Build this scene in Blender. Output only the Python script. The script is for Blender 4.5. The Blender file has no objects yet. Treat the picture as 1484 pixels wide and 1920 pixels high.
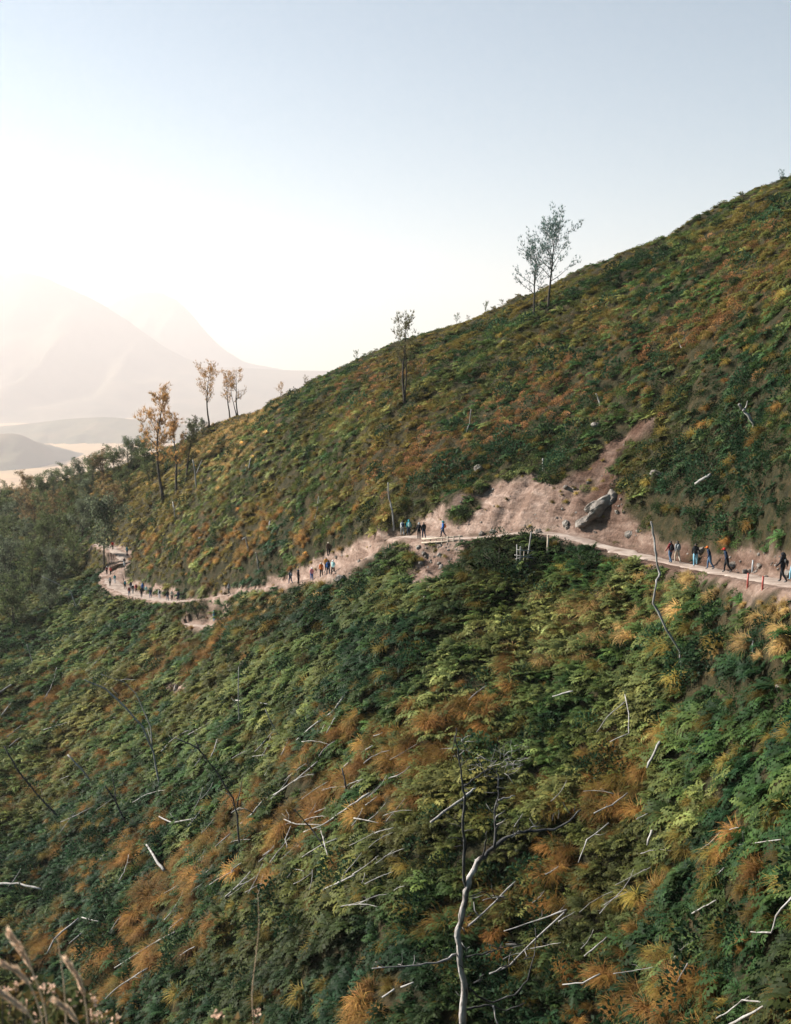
import bpy, math, random
import numpy as np
from mathutils import Vector, Matrix, Euler
random.seed(7)
rng = np.random.default_rng(11)
R = math.radians
S = bpy.context.scene
COL = S.collection

# ------------------------------------------------------------------ camera, sky, sun, exposure
F = 2059.0                       # focal length in pixels of the 1484 x 1920 photograph
PITCH = math.atan(260.0 / F)     # camera tilts down a little
cam_d = bpy.data.cameras.new('camera')
cam_d.sensor_fit = 'VERTICAL'; cam_d.sensor_height = 36.0; cam_d.sensor_width = 36.0
cam_d.lens = F / 1920.0 * 36.0
cam_d.clip_start = 0.1; cam_d.clip_end = 60000
cam_d.dof.use_dof = True; cam_d.dof.focus_distance = 85.0; cam_d.dof.aperture_fstop = 3.2
cam = bpy.data.objects.new('camera', cam_d); COL.objects.link(cam)
cam.location = (0, 0, 0); cam.rotation_euler = (R(90) - PITCH, 0, 0)
S.camera = cam

SUN_EL, SUN_AZ = R(31), R(-70)   # azimuth measured from the view direction (+Y), minus = to the left
sdir = Vector((math.sin(SUN_AZ) * math.cos(SUN_EL), math.cos(SUN_AZ) * math.cos(SUN_EL), math.sin(SUN_EL)))
W = bpy.data.worlds.new('World'); S.world = W; W.use_nodes = True
wn = W.node_tree.nodes; wl = W.node_tree.links
sky = wn.new('ShaderNodeTexSky'); sky.sky_type = 'NISHITA'; sky.sun_disc = False
sky.sun_elevation = SUN_EL; sky.sun_rotation = SUN_AZ
sky.altitude = 2200; sky.air_density = 1.0; sky.dust_density = 0.7; sky.ozone_density = 1.0
wt_ = wn.new('ShaderNodeMix'); wt_.data_type = 'RGBA'; wt_.blend_type = 'MULTIPLY'; wt_.inputs[0].default_value = 1.0
wt_.inputs[7].default_value = (0.75, 1.02, 0.93, 1)          # the cool white balance of the picture
wl.new(sky.outputs[0], wt_.inputs[6]); wl.new(wt_.outputs[2], wn['Background'].inputs[0]); wn['Background'].inputs[1].default_value = 0.05
sun_d = bpy.data.lights.new('sun', 'SUN'); sun_d.energy = 5.0; sun_d.angle = R(5.0); sun_d.color = (1.0, 0.92, 0.83)
sun = bpy.data.objects.new('sun', sun_d); COL.objects.link(sun)
sun.rotation_euler = (-sdir).to_track_quat('-Z', 'Y').to_euler()
S.view_settings.view_transform = 'Standard'; S.view_settings.look = 'None'
S.view_settings.gamma = 1.0; S.view_settings.use_curve_mapping = False
S.view_settings.exposure = 1.6
S.render.engine = 'CYCLES'
S.cycles.use_denoising = True; S.cycles.denoising_prefilter = 'FAST'
S.cycles.max_bounces = 6; S.cycles.diffuse_bounces = 2; S.cycles.glossy_bounces = 1
S.cycles.transmission_bounces = 3; S.cycles.transparent_max_bounces = 8; S.cycles.volume_bounces = 0
S.cycles.sample_clamp_indirect = 6.0

# ------------------------------------------------------------------ helpers: objects, meshes, materials
def tag(o, label=None, cat=None, group=None, kind=None):
    if label: o['label'] = label
    if cat: o['category'] = cat
    if group: o['group'] = group
    if kind: o['kind'] = kind
    return o
def empty(name, loc, rz=0.0):
    o = bpy.data.objects.new(name, None); COL.objects.link(o)
    o.empty_display_size = 0.2
    o.location = loc; o.rotation_euler = (0, 0, rz)
    return o
def link(name, me, parent=None):
    o = bpy.data.objects.new(name, me); COL.objects.link(o)
    if parent is not None: o.parent = parent
    return o
class MB:
    """collects shapes of ONE mesh"""
    def __init__(s): s.v = []; s.f = []; s.m = []
    def add(s, vs, fs, mi=0):
        b = len(s.v); s.v.extend([tuple(p) for p in vs])
        for f in fs: s.f.append(tuple(b + i for i in f)); s.m.append(mi)
    def tube(s, pts, rad, n=6, mi=0, cap=True):
        pts = [Vector(p) for p in pts]; vs = []; fs = []
        t0 = (pts[1] - pts[0]).normalized()
        a = t0.orthogonal().normalized()
        for i, p in enumerate(pts):
            t = (pts[min(i + 1, len(pts) - 1)] - pts[max(i - 1, 0)])
            t = t.normalized() if t.length > 1e-9 else t0
            a = (a - t * a.dot(t)); a = a.normalized() if a.length > 1e-6 else t.orthogonal().normalized()
            b = t.cross(a)
            for k in range(n):
                an = 2 * math.pi * k / n
                vs.append(p + (a * math.cos(an) + b * math.sin(an)) * rad[i])
        for i in range(len(pts) - 1):
            for k in range(n):
                fs.append((i * n + k, i * n + (k + 1) % n, (i + 1) * n + (k + 1) % n, (i + 1) * n + k))
        if cap:
            fs.append(tuple(range(n - 1, -1, -1))); fs.append(tuple((len(pts) - 1) * n + k for k in range(n)))
        s.add(vs, fs, mi)
    def ball(s, c, r, mi=0, nu=8, nv=6, rot=None):
        vs = []; fs = []; c = Vector(c)
        for j in range(1, nv):
            th = math.pi * j / nv
            for k in range(nu):
                ph = 2 * math.pi * k / nu
                q = Vector((r[0] * math.sin(th) * math.cos(ph), r[1] * math.sin(th) * math.sin(ph), r[2] * math.cos(th)))
                vs.append(c + (rot @ q if rot else q))
        top = len(vs); q = Vector((0, 0, r[2])); vs.append(c + (rot @ q if rot else q)); vs.append(c - (rot @ q if rot else q))
        for k in range(nu):
            fs.append((top, k, (k + 1) % nu)); fs.append((top + 1, (nv - 2) * nu + (k + 1) % nu, (nv - 2) * nu + k))
        for j in range(nv - 2):
            for k in range(nu):
                fs.append((j * nu + k, (j + 1) * nu + k, (j + 1) * nu + (k + 1) % nu, j * nu + (k + 1) % nu))
        s.add(vs, fs, mi)
    def box(s, c, d, rot=None, mi=0):
        c = Vector(c); vs = []
        for z in (-1, 1):
            for y in (-1, 1):
                for x in (-1, 1):
                    q = Vector((x * d[0] / 2, y * d[1] / 2, z * d[2] / 2)); vs.append(c + (rot @ q if rot else q))
        s.add(vs, [(0, 2, 3, 1), (4, 5, 7, 6), (0, 1, 5, 4), (2, 6, 7, 3), (0, 4, 6, 2), (1, 3, 7, 5)], mi)
    def mesh(s, name, mats, smooth=True):
        me = bpy.data.meshes.new(name); me.from_pydata(s.v, [], s.f)
        for m in mats: me.materials.append(m)
        me.polygons.foreach_set('material_index', s.m)
        if smooth: me.polygons.foreach_set('use_smooth', [True] * len(s.f))
        me.update(); return me
    def build(s, name, mats, parent=None, smooth=True):
        return link(name, s.mesh(name, mats if isinstance(mats, (list, tuple)) else [mats], smooth), parent)

def new_mat(name):
    m = bpy.data.materials.new(name); m.use_nodes = True
    return m, m.node_tree.nodes, m.node_tree.links, m.node_tree.nodes['Principled BSDF']
def ramp(nt, stops, interp='LINEAR'):
    r = nt.new('ShaderNodeValToRGB'); cr = r.color_ramp; cr.interpolation = interp
    while len(cr.elements) > 1: cr.elements.remove(cr.elements[-1])
    cr.elements[0].position = stops[0][0]; cr.elements[0].color = (*stops[0][1], 1)
    for p, c in stops[1:]:
        e = cr.elements.new(p); e.color = (*c, 1)
    return r
def noise(nt, scale, detail=4, rough=0.6, dist=0.0):
    n = nt.new('ShaderNodeTexNoise'); n.inputs['Scale'].default_value = scale; n.inputs['Detail'].default_value = detail
    n.inputs['Roughness'].default_value = rough; n.inputs['Distortion'].default_value = dist
    return n
def simple_mat(name, cols, scale=4.0, rough=0.8, bump=0.3, spec=0.2, coord='Object', stretch=None, dist=0.02):
    m, nt, lk, b = new_mat(name)
    tc = nt.new('ShaderNodeTexCoord'); n = noise(nt, scale)
    src = tc.outputs[coord]
    if stretch:
        mp = nt.new('ShaderNodeMapping'); mp.inputs['Scale'].default_value = stretch; lk.new(src, mp.inputs[0]); src = mp.outputs[0]
    lk.new(src, n.inputs['Vector'])
    k = len(cols)
    r = ramp(nt, [(0.3 + 0.4 * i / max(k - 1, 1), c) for i, c in enumerate(cols)]); lk.new(n.outputs[0], r.inputs[0])
    lk.new(r.outputs[0], b.inputs['Base Color'])
    b.inputs['Roughness'].default_value = rough; b.inputs['Specular IOR Level'].default_value = spec
    if bump:
        bp = nt.new('ShaderNodeBump'); bp.inputs['Strength'].default_value = bump; bp.inputs['Distance'].default_value = dist
        n2 = noise(nt, scale * 4); lk.new(src, n2.inputs['Vector']); lk.new(n2.outputs[0], bp.inputs['Height']); lk.new(bp.outputs[0], b.inputs['Normal'])
    return m
def leaf_mat(name, col=None, trans=0.35, rough=0.55):
    """leaf that lets light through; colour = instance tint (or col) x the leaf's own variation"""
    m, nt, lk, b = new_mat(name)
    out = nt['Material Output']
    sh = nt.new('ShaderNodeAttribute'); sh.attribute_name = 'shade'
    mul = nt.new('ShaderNodeMix'); mul.data_type = 'RGBA'; mul.blend_type = 'MULTIPLY'; mul.inputs[0].default_value = 1.0
    if col is None:
        at = nt.new('ShaderNodeAttribute'); at.attribute_name = 'tint'; at.attribute_type = 'INSTANCER'
        lk.new(at.outputs['Color'], mul.inputs[6])
    else:
        mul.inputs[6].default_value = (*col, 1)
    lk.new(sh.outputs['Color'], mul.inputs[7])
    lk.new(mul.outputs[2], b.inputs['Base Color'])
    b.inputs['Roughness'].default_value = rough; b.inputs['Specular IOR Level'].default_value = 0.06
    tr = nt.new('ShaderNodeBsdfTranslucent'); lk.new(mul.outputs[2], tr.inputs[0])
    mx = nt.new('ShaderNodeMixShader'); mx.inputs[0].default_value = trans
    lk.new(b.outputs[0], mx.inputs[1]); lk.new(tr.outputs[0], mx.inputs[2]); lk.new(mx.outputs[0], out.inputs[0])
    return m

# ------------------------------------------------------------------ pixel rays and the shape of the land
ct, st = math.cos(PITCH), math.sin(PITCH)
def XZ(u, v):
    """slopes of the sight line through photograph pixel u, v: x = X*d, y = d, z = Z*d"""
    a = (np.asarray(u, float) - 742.0) / F; b = (960.0 - np.asarray(v, float)) / F
    den = ct + b * st
    return a / den, (-st + b * ct) / den
def to_pix(x, y, z):
    fw = y * ct - z * st; up = y * st + z * ct
    return 742.0 + F * x / fw, 960.0 - F * up / fw
def hash2(ix, iy, seed):
    h = (ix.astype(np.int64) * 374761393 + iy.astype(np.int64) * 668265263 + seed * 1442695041) & 0xFFFFFFFF
    h = ((h ^ (h >> 13)) * 1274126177) & 0xFFFFFFFF
    h = (h ^ (h >> 16)) & 0xFFFFFFFF
    return h.astype(np.float64) / 4294967295.0
def vn(x, y, seed=0):
    ix = np.floor(x); iy = np.floor(y); fx = x - ix; fy = y - iy
    fx = fx * fx * fx * (fx * (fx * 6 - 15) + 10); fy = fy * fy * fy * (fy * (fy * 6 - 15) + 10)
    ix = ix.astype(np.int64); iy = iy.astype(np.int64)
    a = hash2(ix, iy, seed); b = hash2(ix + 1, iy, seed); c = hash2(ix, iy + 1, seed); d = hash2(ix + 1, iy + 1, seed)
    return (a + (b - a) * fx) * (1 - fy) + (c + (d - c) * fx) * fy     # 0..1
def fbm(x, y, seed=0, oct=4):
    r = 0.0; a = 0.5; t = 0.0
    for o in range(oct):
        r = r + a * vn(x * 2 ** o + 17.3 * o, y * 2 ** o - 9.1 * o, seed + o); t += a; a *= 0.5
    return r / t
def spline(xs, ys):
    xs = np.asarray(xs, float); ys = np.asarray(ys, float)
    m = np.gradient(ys, xs)
    def f(x):
        x = np.clip(x, xs[0], xs[-1]); i = np.clip(np.searchsorted(xs, x) - 1, 0, len(xs) - 2)
        h = xs[i + 1] - xs[i]; t = (x - xs[i]) / h
        return ((2 * t**3 - 3 * t**2 + 1) * ys[i] + (t**3 - 2 * t**2 + t) * h * m[i] + (-2 * t**3 + 3 * t**2) * ys[i + 1] + (t**3 - t**2) * h * m[i + 1])
    return f
# a smooth line across the slope near the trail, and the ridge against the sky: pixel + distance
MIDL = [(-700, 1070, 360), (-400, 1050, 340), (0, 1035, 310), (200, 1075, 225), (330, 1110, 178), (500, 1085, 145), (742, 1025, 114), (1000, 1000, 102),
        (1200, 1040, 89), (1350, 1070, 75), (1484, 1095, 61), (1700, 1130, 50), (2100, 1190, 40)]
RIDGE = [(-700, 1010, 420), (-400, 980, 400), (0, 925, 370), (100, 908, 355), (200, 884, 330), (300, 852, 300), (400, 803, 270), (480, 768, 248), (600, 714, 228), (742, 652, 212),
         (900, 592, 200), (1100, 506, 188), (1300, 424, 178), (1484, 340, 170), (1700, 240, 165), (2100, 60, 160)]
mu = np.array(MIDL, float); rv = np.array(RIDGE, float)
mX, mZ = XZ(mu[:, 0], mu[:, 1]); rX, rZ = XZ(rv[:, 0], rv[:, 1])
fZt, fDt = spline(mX, mZ), spline(mX, mu[:, 2])
fZr, fDr = spline(rX, rZ), spline(rX, rv[:, 2])
gX = (np.array([-400, 0, 330, 600, 900, 1200, 1484, 2000]) - 742) / F
fG = spline(gX, [0.0, 0.02, 0.09, 0.17, 0.27, 0.33, 0.39, 0.42])
def profile(x, y):
    y = np.maximum(y, 3.0); X = np.clip(x / y, -0.72, 0.68)
    dt, dr = fDt(X), fDr(X); zt = fZt(X) * dt; Zr = fZr(X); zr = Zr * dr; D = dr - dt
    B = Zr * D - (zr - zt); A = (zr - zt) - B
    s = (y - dt) / D
    up = zt + A * s + B * s * s
    s2 = 1.9; far = zt + A * s2 + B * s2 * s2 + (A + 2 * B * s2 - 0.25 * D) * (s - s2)
    up = np.where(s > s2, far, up)
    lo = zt - fG(X) * (dt - y)
    lo = lo - 0.0
    return np.where(s < 0, lo, up)
def spur(x, y):
    r = np.sqrt(x * x * 0.55 + np.maximum(y, 0) ** 2)
    return -1.75 - 0.72 * np.maximum(r - 0.8, 0)
TRAIL = None; TW = None
def trail_dist(x, y):
    sh = x.shape; x = x.ravel(); y = y.ravel()
    best = np.full(x.size, 1e9); bz = np.zeros(x.size); bw = np.zeros(x.size); bs = np.zeros(x.size); sw = np.full(x.size, 1e-30); sz = np.zeros(x.size)
    A = TRAIL[:-1]; Bv = TRAIL[1:]
    for i in range(len(A)):
        ax, ay, az = A[i]; dx, dy, dz = Bv[i] - A[i]
        if TRAIL_BREAK[i]: continue
        L = dx * dx + dy * dy
        sel = np.nonzero((np.abs(x - ax) < 9) & (np.abs(y - ay) < 9))[0]
        if sel.size == 0: continue
        px = x[sel] - ax; py = y[sel] - ay
        t = np.clip((px * dx + py * dy) / L, 0, 1)
        d = np.hypot(px - t * dx, py - t * dy)
        side = np.sign(dx * py - dy * px)
        g = np.exp(-(d / TW[i]) ** 2 * 1.1); sw[sel] += g; sz[sel] += g * (az + t * dz)
        k = d < best[sel]; ks = sel[k]
        best[ks] = d[k]; bz[ks] = (az + t * dz)[k]; bw[ks] = (TW[i] + t * (TW[i + 1] - TW[i]))[k]; bs[ks] = side[k]
    bz = np.where(sw > 1e-12, sz / sw, bz)
    return best.reshape(sh), bz.reshape(sh), bw.reshape(sh), bs.reshape(sh)
def relief(x, y):
    c = -0.53 * x + 0.85 * y; n = 0.85 * x + 0.53 * y
    a = np.clip((np.hypot(x, y) - 12) / 30, 0, 1)
    rib = fbm(c / 11.0, n / 38.0, 3, 3) - 0.5
    big = fbm(x / 26.0, y / 26.0, 9, 2) - 0.5
    small = fbm(x / 4.2, y / 4.2, 21, 3) - 0.5
    hum = fbm(x / 2.3, y / 2.3, 27, 2) - 0.5
    return a * (3.0 * rib + 2.2 * big + 1.2 * small + 1.35 * hum)
def sstep(a, b, x):
    t = np.clip((x - a) / (b - a), 0, 1); return t * t * (3 - 2 * t)
def H(x, y, info=False):
    x = np.asarray(x, float); y = np.asarray(y, float)
    z = profile(x, y) + relief(x, y)
    sp = spur(x, y)
    k = 2.0; h = np.clip(0.5 + 0.5 * (z - sp) / k, 0, 1)
    z = sp + (z - sp) * h + k * h * (1 - h)
    if TRAIL is not None:
        d, tz, w, side = trail_dist(x, y)
        wgt = 1 - sstep(0.0, 2.4, d - w)
        z = z + (tz - z) * wgt
        if info: return z, d, w, side
    return z
def cast(u, v, dmin=None, dmax=480.0):
    """the point of the land that photograph pixel u, v shows"""
    X, Z = XZ(u, v); X = float(X); Z = float(Z)
    d = np.arange(18.0 if dmin is None else dmin, dmax, 0.8)
    for step in (0.8, 0.05):
        hz = H(X * d, d) - Z * d
        k = np.nonzero(hz >= 0)[0]
        i = int(k[0]) if k.size else int(np.argmax(hz))
        dd = d[i]
        d = np.arange(dd - 0.8, dd + 0.051, 0.05)
    return Vector((X * dd, dd, float(H(np.array([X * dd]), np.array([dd]))[0])))
def at(u, v, d):
    X, Z = XZ(u, v); return Vector((float(X) * d, d, float(Z) * d))
# the trail, as pixels; half width in metres
TP = [(1640, 1128, 1.5), (1560, 1112, 1.5), (1484, 1097, 1.5), (1400, 1083, 1.4), (1330, 1071, 1.3), (1290, 1063, 1.2), (1230, 1050, 1.1), (1150, 1030, 1.0), (1080, 1010, 1.0), (1010, 994, 1.0), (950, 1002, 1.1),
      (890, 1011, 1.2), (830, 1010, 1.3), (775, 1006, 1.4), (742, 1004, 1.4), (712, 1030, 1.3), (680, 1056, 1.3), (640, 1072, 1.3), (590, 1086, 1.4), (540, 1096, 1.4), (490, 1106, 1.2), (440, 1114, 1.1), (390, 1122, 1.2), (345, 1128, 1.5),
      (310, 1126, 1.7), (270, 1119, 1.9), (238, 1110, 2.1), (214, 1097, 2.0), (206, 1078, 1.8), (218, 1064, 1.8), (236, 1054, 1.6), (232, 1042, 1.5), (216, 1032, 1.5), (202, 1025, 1.3), (182, 1021, .9)]
TP2 = [(352, 1170, 0.5), (366, 1174, 1.0), (385, 1175, 1.3), (404, 1172, 1.1), (420, 1168, 0.5)]
def trail_line(px):
    P = np.array([list(cast(u, v)) for u, v, w in px]); w = np.array([q[2] for q in px])
    seg = np.r_[0, np.cumsum(np.linalg.norm(np.diff(P[:, :2], axis=0), axis=1))]
    n = max(int(seg[-1] / 0.8), 4); t = np.linspace(0, seg[-1], n)
    Q = np.stack([np.interp(t, seg, P[:, i]) for i in range(3)], 1); ww = np.interp(t, seg, w)
    for _ in range(5):
        Q[1:-1] = 0.25 * Q[:-2] + 0.5 * Q[1:-1] + 0.25 * Q[2:]
    for _ in range(10):
        Q[1:-1, 2] = 0.25 * Q[:-2, 2] + 0.5 * Q[1:-1, 2] + 0.25 * Q[2:, 2]
    return Q, ww
Q1, w1 = trail_line(TP); Q2, w2 = trail_line(TP2)
TRAIL = np.vstack([Q1, Q2]); TW = np.r_[w1, w2]
TRAIL_BREAK = np.zeros(len(TRAIL), bool); TRAIL_BREAK[len(Q1) - 1] = True

# ------------------------------------------------------------------ bare earth: outlines of the slips and cut banks on the hillside
SOIL = [
  [(778, 1003), (786, 975), (815, 955), (850, 938), (905, 917), (960, 897), (1008, 884), (1060, 897), (1100, 885), (1122, 862), (1146, 826), (1188, 802), (1232, 790), (1216, 812), (1176, 842), (1150, 880),
   (1164, 925), (1192, 980), (1232, 1015), (1250, 1046), (1190, 1036), (1080, 1006), (1000, 990), (940, 1000), (880, 1010)],
  [(508, 1084), (560, 1070), (592, 1046), (650, 1026), (700, 998), (735, 990), (752, 1002), (722, 1028), (694, 1050), (662, 1070), (612, 1092), (560, 1102), (515, 1102)],
  [(768, 1016), (878, 1014), (872, 1048), (842, 1074), (802, 1104), (770, 1098), (776, 1050)],
  [(1235, 1020), (1300, 1030), (1390, 1030), (1460, 1042), (1500, 1052), (1500, 1085), (1400, 1073), (1300, 1056), (1250, 1046)],
  [(420, 1104), (510, 1094), (515, 1106), (440, 1114)],
  [(1380, 1090), (1440, 1100), (1430, 1112), (1370, 1104)],
  [(225, 1074), (250, 1090), (330, 1104), (335, 1114), (270, 1106), (228, 1090)],
  [(315, 1283), (350, 1272), (362, 1290), (330, 1302)],
]
GREEN = [[(843, 975), (850, 945), (880, 930), (896, 945), (885, 968), (860, 980)], [(1012, 905), (1020, 872), (1062, 868), (1075, 892), (1050, 912)], [(1085, 925), (1110, 895), (1125, 905), (1100, 935)], [(1165, 850), (1185, 828), (1200, 836), (1178, 862)]]
def poly_sd(u, v, poly):
    """signed pixel distance to an outline, minus inside"""
    P = np.array(poly, float); n = len(P); d = np.full(u.shape, 1e9); ins = np.zeros(u.shape, bool)
    for i in range(n):
        a = P[i]; b = P[(i + 1) % n]; e = b - a
        t = np.clip(((u - a[0]) * e[0] + (v - a[1]) * e[1]) / (e @ e), 0, 1)
        d = np.minimum(d, np.hypot(u - a[0] - t * e[0], v - a[1] - t * e[1]))
        c = ((a[1] > v) != (b[1] > v)) & (u < (b[0] - a[0]) * (v - a[1]) / (b[1] - a[1] + 1e-12) + a[0])
        ins ^= c
    return np.where(ins, -d, d)
def soil_mask(x, y, z):
    u, v = to_pix(x, y, z)
    sd = np.full(u.shape, 1e9)
    near = (u > 150) & (u < 1560) & (v > 740) & (v < 1330)
    uu, vv = u[near], v[near]; s = np.full(uu.shape, 1e9)
    for p in SOIL: s = np.minimum(s, poly_sd(uu, vv, p))
    for p in GREEN: s = np.maximum(s, -poly_sd(uu, vv, p))
    sd[near] = s
    sd = sd * y / 2059.0                       # metres
    sd = sd + 1.5 * (fbm(x / 1.7, y / 1.7, 77, 3) - 0.5)
    return 1 - sstep(-0.45, 0.35, sd)

# ------------------------------------------------------------------ materials of the setting
def hillside_material():
    m, nt, lk, b = new_mat('hillside_earth')
    tc = nt.new('ShaderNodeTexCoord')
    at_ = nt.new('ShaderNodeAttribute'); at_.attribute_name = 'soil'
    n1 = noise(nt, 0.35, 6, 0.65, 0.6); n2 = noise(nt, 3.0, 8, 0.7); n3 = noise(nt, 1.2, 6, 0.6)
    mp = nt.new('ShaderNodeMapping'); mp.inputs['Scale'].default_value = (1.0, 1.0, 4.0); mp.inputs['Rotation'].default_value = (0.5, -0.35, 0.0)
    lk.new(tc.outputs['Object'], mp.inputs[0])
    lk.new(mp.outputs[0], n1.inputs[0]); lk.new(tc.outputs['Object'], n2.inputs[0]); lk.new(tc.outputs['Object'], n3.inputs[0])
    soil = ramp(nt, [(0.28, (0.10, 0.066, 0.050)), (0.42, (0.18, 0.122, 0.095)), (0.55, (0.27, 0.195, 0.158)), (0.72, (0.40, 0.315, 0.265))]); lk.new(n1.outputs[0], soil.inputs[0])
    grit = ramp(nt, [(0.3, (0.55, 0.52, 0.50)), (0.5, (1, 1, 1)), (0.75, (1.25, 1.2, 1.12))]); lk.new(n2.outputs[0], grit.inputs[0])
    mul = nt.new('ShaderNodeMix'); mul.data_type = 'RGBA'; mul.blend_type = 'MULTIPLY'; mul.inputs[0].default_value = 0.8
    lk.new(soil.outputs[0], mul.inputs[6]); lk.new(grit.outputs[0], mul.inputs[7])
    dm = nt.new('ShaderNodeAttribute'); dm.attribute_name = 'damp'
    dmx = nt.new('ShaderNodeMix'); dmx.data_type = 'RGBA'; dmx.blend_type = 'MULTIPLY'; dmx.inputs[7].default_value = (.30, .235, .20, 1)
    lk.new(dm.outputs['Fac'], dmx.inputs[0]); lk.new(mul.outputs[2], dmx.inputs[6])
    litter = ramp(nt, [(0.3, (0.016, 0.016, 0.009)), (0.5, (0.032, 0.030, 0.014)), (0.7, (0.060, 0.042, 0.022))]); lk.new(n3.outputs[0], litter.inputs[0])
    mx = nt.new('ShaderNodeMix'); mx.data_type = 'RGBA'
    lk.new(at_.outputs['Fac'], mx.inputs[0]); lk.new(litter.outputs[0], mx.inputs[6]); lk.new(dmx.outputs[2], mx.inputs[7])
    lk.new(mx.outputs[2], b.inputs['Base Color']); b.inputs['Roughness'].default_value = 0.95; b.inputs['Specular IOR Level'].default_value = 0.1
    bp = nt.new('ShaderNodeBump'); bp.inputs['Strength'].default_value = 0.9; bp.inputs['Distance'].default_value = 0.35
    lk.new(n2.outputs[0], bp.inputs['Height']); lk.new(bp.outputs[0], b.inputs['Normal'])
    return m
def path_material():
    m, nt, lk, b = new_mat('trodden_path')
    tc = nt.new('ShaderNodeTexCoord'); n1 = noise(nt, 0.8, 6, 0.6); n2 = noise(nt, 9.0, 6, 0.7)
    lk.new(tc.outputs['Object'], n1.inputs[0]); lk.new(tc.outputs['Object'], n2.inputs[0])
    c = ramp(nt, [(0.3, (0.18, 0.135, 0.108)), (0.5, (0.29, 0.232, 0.195)), (0.7, (0.41, 0.35, 0.30))]); lk.new(n1.outputs[0], c.inputs[0])
    lk.new(c.outputs[0], b.inputs['Base Color']); b.inputs['Roughness'].default_value = 0.95; b.inputs['Specular IOR Level'].default_value = 0.1
    bp = nt.new('ShaderNodeBump'); bp.inputs['Strength'].default_value = 0.5; bp.inputs['Distance'].default_value = 0.06
    lk.new(n2.outputs[0], bp.inputs['Height']); lk.new(bp.outputs[0], b.inputs['Normal'])
    return m

def grid_mesh(name, P, mat, soil=None):
    ny, nx = P.shape[:2]
    me = bpy.data.meshes.new(name)
    idx = np.arange(ny * nx).reshape(ny, nx)
    q = np.stack([idx[:-1, :-1], idx[:-1, 1:], idx[1:, 1:], idx[1:, :-1]], -1).reshape(-1, 4)
    me.vertices.add(ny * nx); me.vertices.foreach_set('co', P.reshape(-1).astype(np.float32))
    me.loops.add(q.size); me.loops.foreach_set('vertex_index', q.reshape(-1).astype(np.int32))
    me.polygons.add(len(q)); me.polygons.foreach_set('loop_start', np.arange(0, q.size, 4, dtype=np.int32))
    me.polygons.foreach_set('use_smooth', np.ones(len(q), bool))
    me.update(calc_edges=True); me.materials.append(mat)
    if soil is not None:
        a = me.attributes.new('soil', 'FLOAT', 'POINT'); a.data.foreach_set('value', soil.ravel().astype(np.float32))
    me.validate(); return me

# ------------------------------------------------------------------ the hillside
K = 1.7                        # far country: metres per unit of the sketch below
ZP = -380.0 * K                # level of the plain
NX = 620
Xc = np.linspace(-0.62, 0.60, NX)
dt_, dr_ = fDt(Xc), fDr(Xc)
rows = []
for s in np.linspace(0, 1, 210, endpoint=False): rows.append(7.0 + (dt_ - 7.0) * (s ** 0.85))
for s in np.linspace(0, 1, 330, endpoint=False): rows.append(dt_ + (dr_ - dt_) * s ** 1.05)
for s in np.linspace(0, 1, 40): rows.append(dr_ + 140 * s)
for k in range(1, 21): rows.append(dr_ + 140 + 130 * k)
D_ = np.array(rows); Xg = np.broadcast_to(Xc, D_.shape)
hx, hy = Xg * D_, D_
hz, tdist, twid, tside = H(hx, hy, True)
hz = np.maximum(hz, ZP - 15.0)
soil = soil_mask(hx, hy, hz)
soil = np.maximum(soil, 1 - sstep(0.2, 1.0 , tdist - twid + 0.9 * (fbm(hx / 1.3, hy / 1.3, 5, 2) - 0.5)))
# gullied, broken surface where the earth is bare
fc, fn = -0.53 * hx + 0.85 * hy, 0.85 * hx + 0.53 * hy
warp = 2.0 * fbm(hx / 4.0, hy / 4.0, 39, 2)
rough_soil = (fbm((fc + warp) / 1.3, fn / 6.0, 31, 4) - 0.5) * 0.9 + (fbm(hx / 0.6, hy / 0.6, 47, 3) - 0.5) * 0.45 + (np.abs(fbm(fc / 5.0, fn / 1.6 + hz / 1.1, 53, 3) - 0.5)) * 0.9
tw_ = sstep(0.3, 1.6, tdist - twid)
hz = hz + soil * tw_ * rough_soil
M_HILL = hillside_material()
pu, pv_ = to_pix(hx, hy, hz)
damp = np.clip(1.3 * np.exp(-(((pu - 1165) / 120) ** 2 + ((pv_ - 870) / 130) ** 2)) + 1.0 * np.exp(-(((pu - 1340) / 160) ** 2 + ((pv_ - 1050) / 40) ** 2)) + .6 * np.exp(-(((pu - 820) / 60) ** 2 + ((pv_ - 1055) / 40) ** 2)), 0, 1) * (.5 + .8 * fbm(hx / 3, hy / 3, 59, 3))
hill = link('hillside', grid_mesh('hillside', np.stack([hx, hy, hz], -1), M_HILL, soil))
tag(hill, kind='structure')
da = hill.data.attributes.new('damp', 'FLOAT', 'POINT'); da.data.foreach_set('value', damp.ravel().astype(np.float32))
# the spur the viewer stands on
gx, gy = np.meshgrid(np.linspace(-26, 26, 90), np.linspace(-24, 9.5, 70))
gz = np.minimum(spur(gx, gy), -1.75 - 0.25 * np.abs(gx) * (gy < 0)) + 0.25 * (fbm(gx / 2, gy / 2, 4, 3) - 0.5)
gz[-1] -= 2.0
link('near_slope', grid_mesh('near_slope', np.stack([gx, gy, gz], -1), M_HILL, np.zeros_like(gx)))['kind'] = 'structure'

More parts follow.
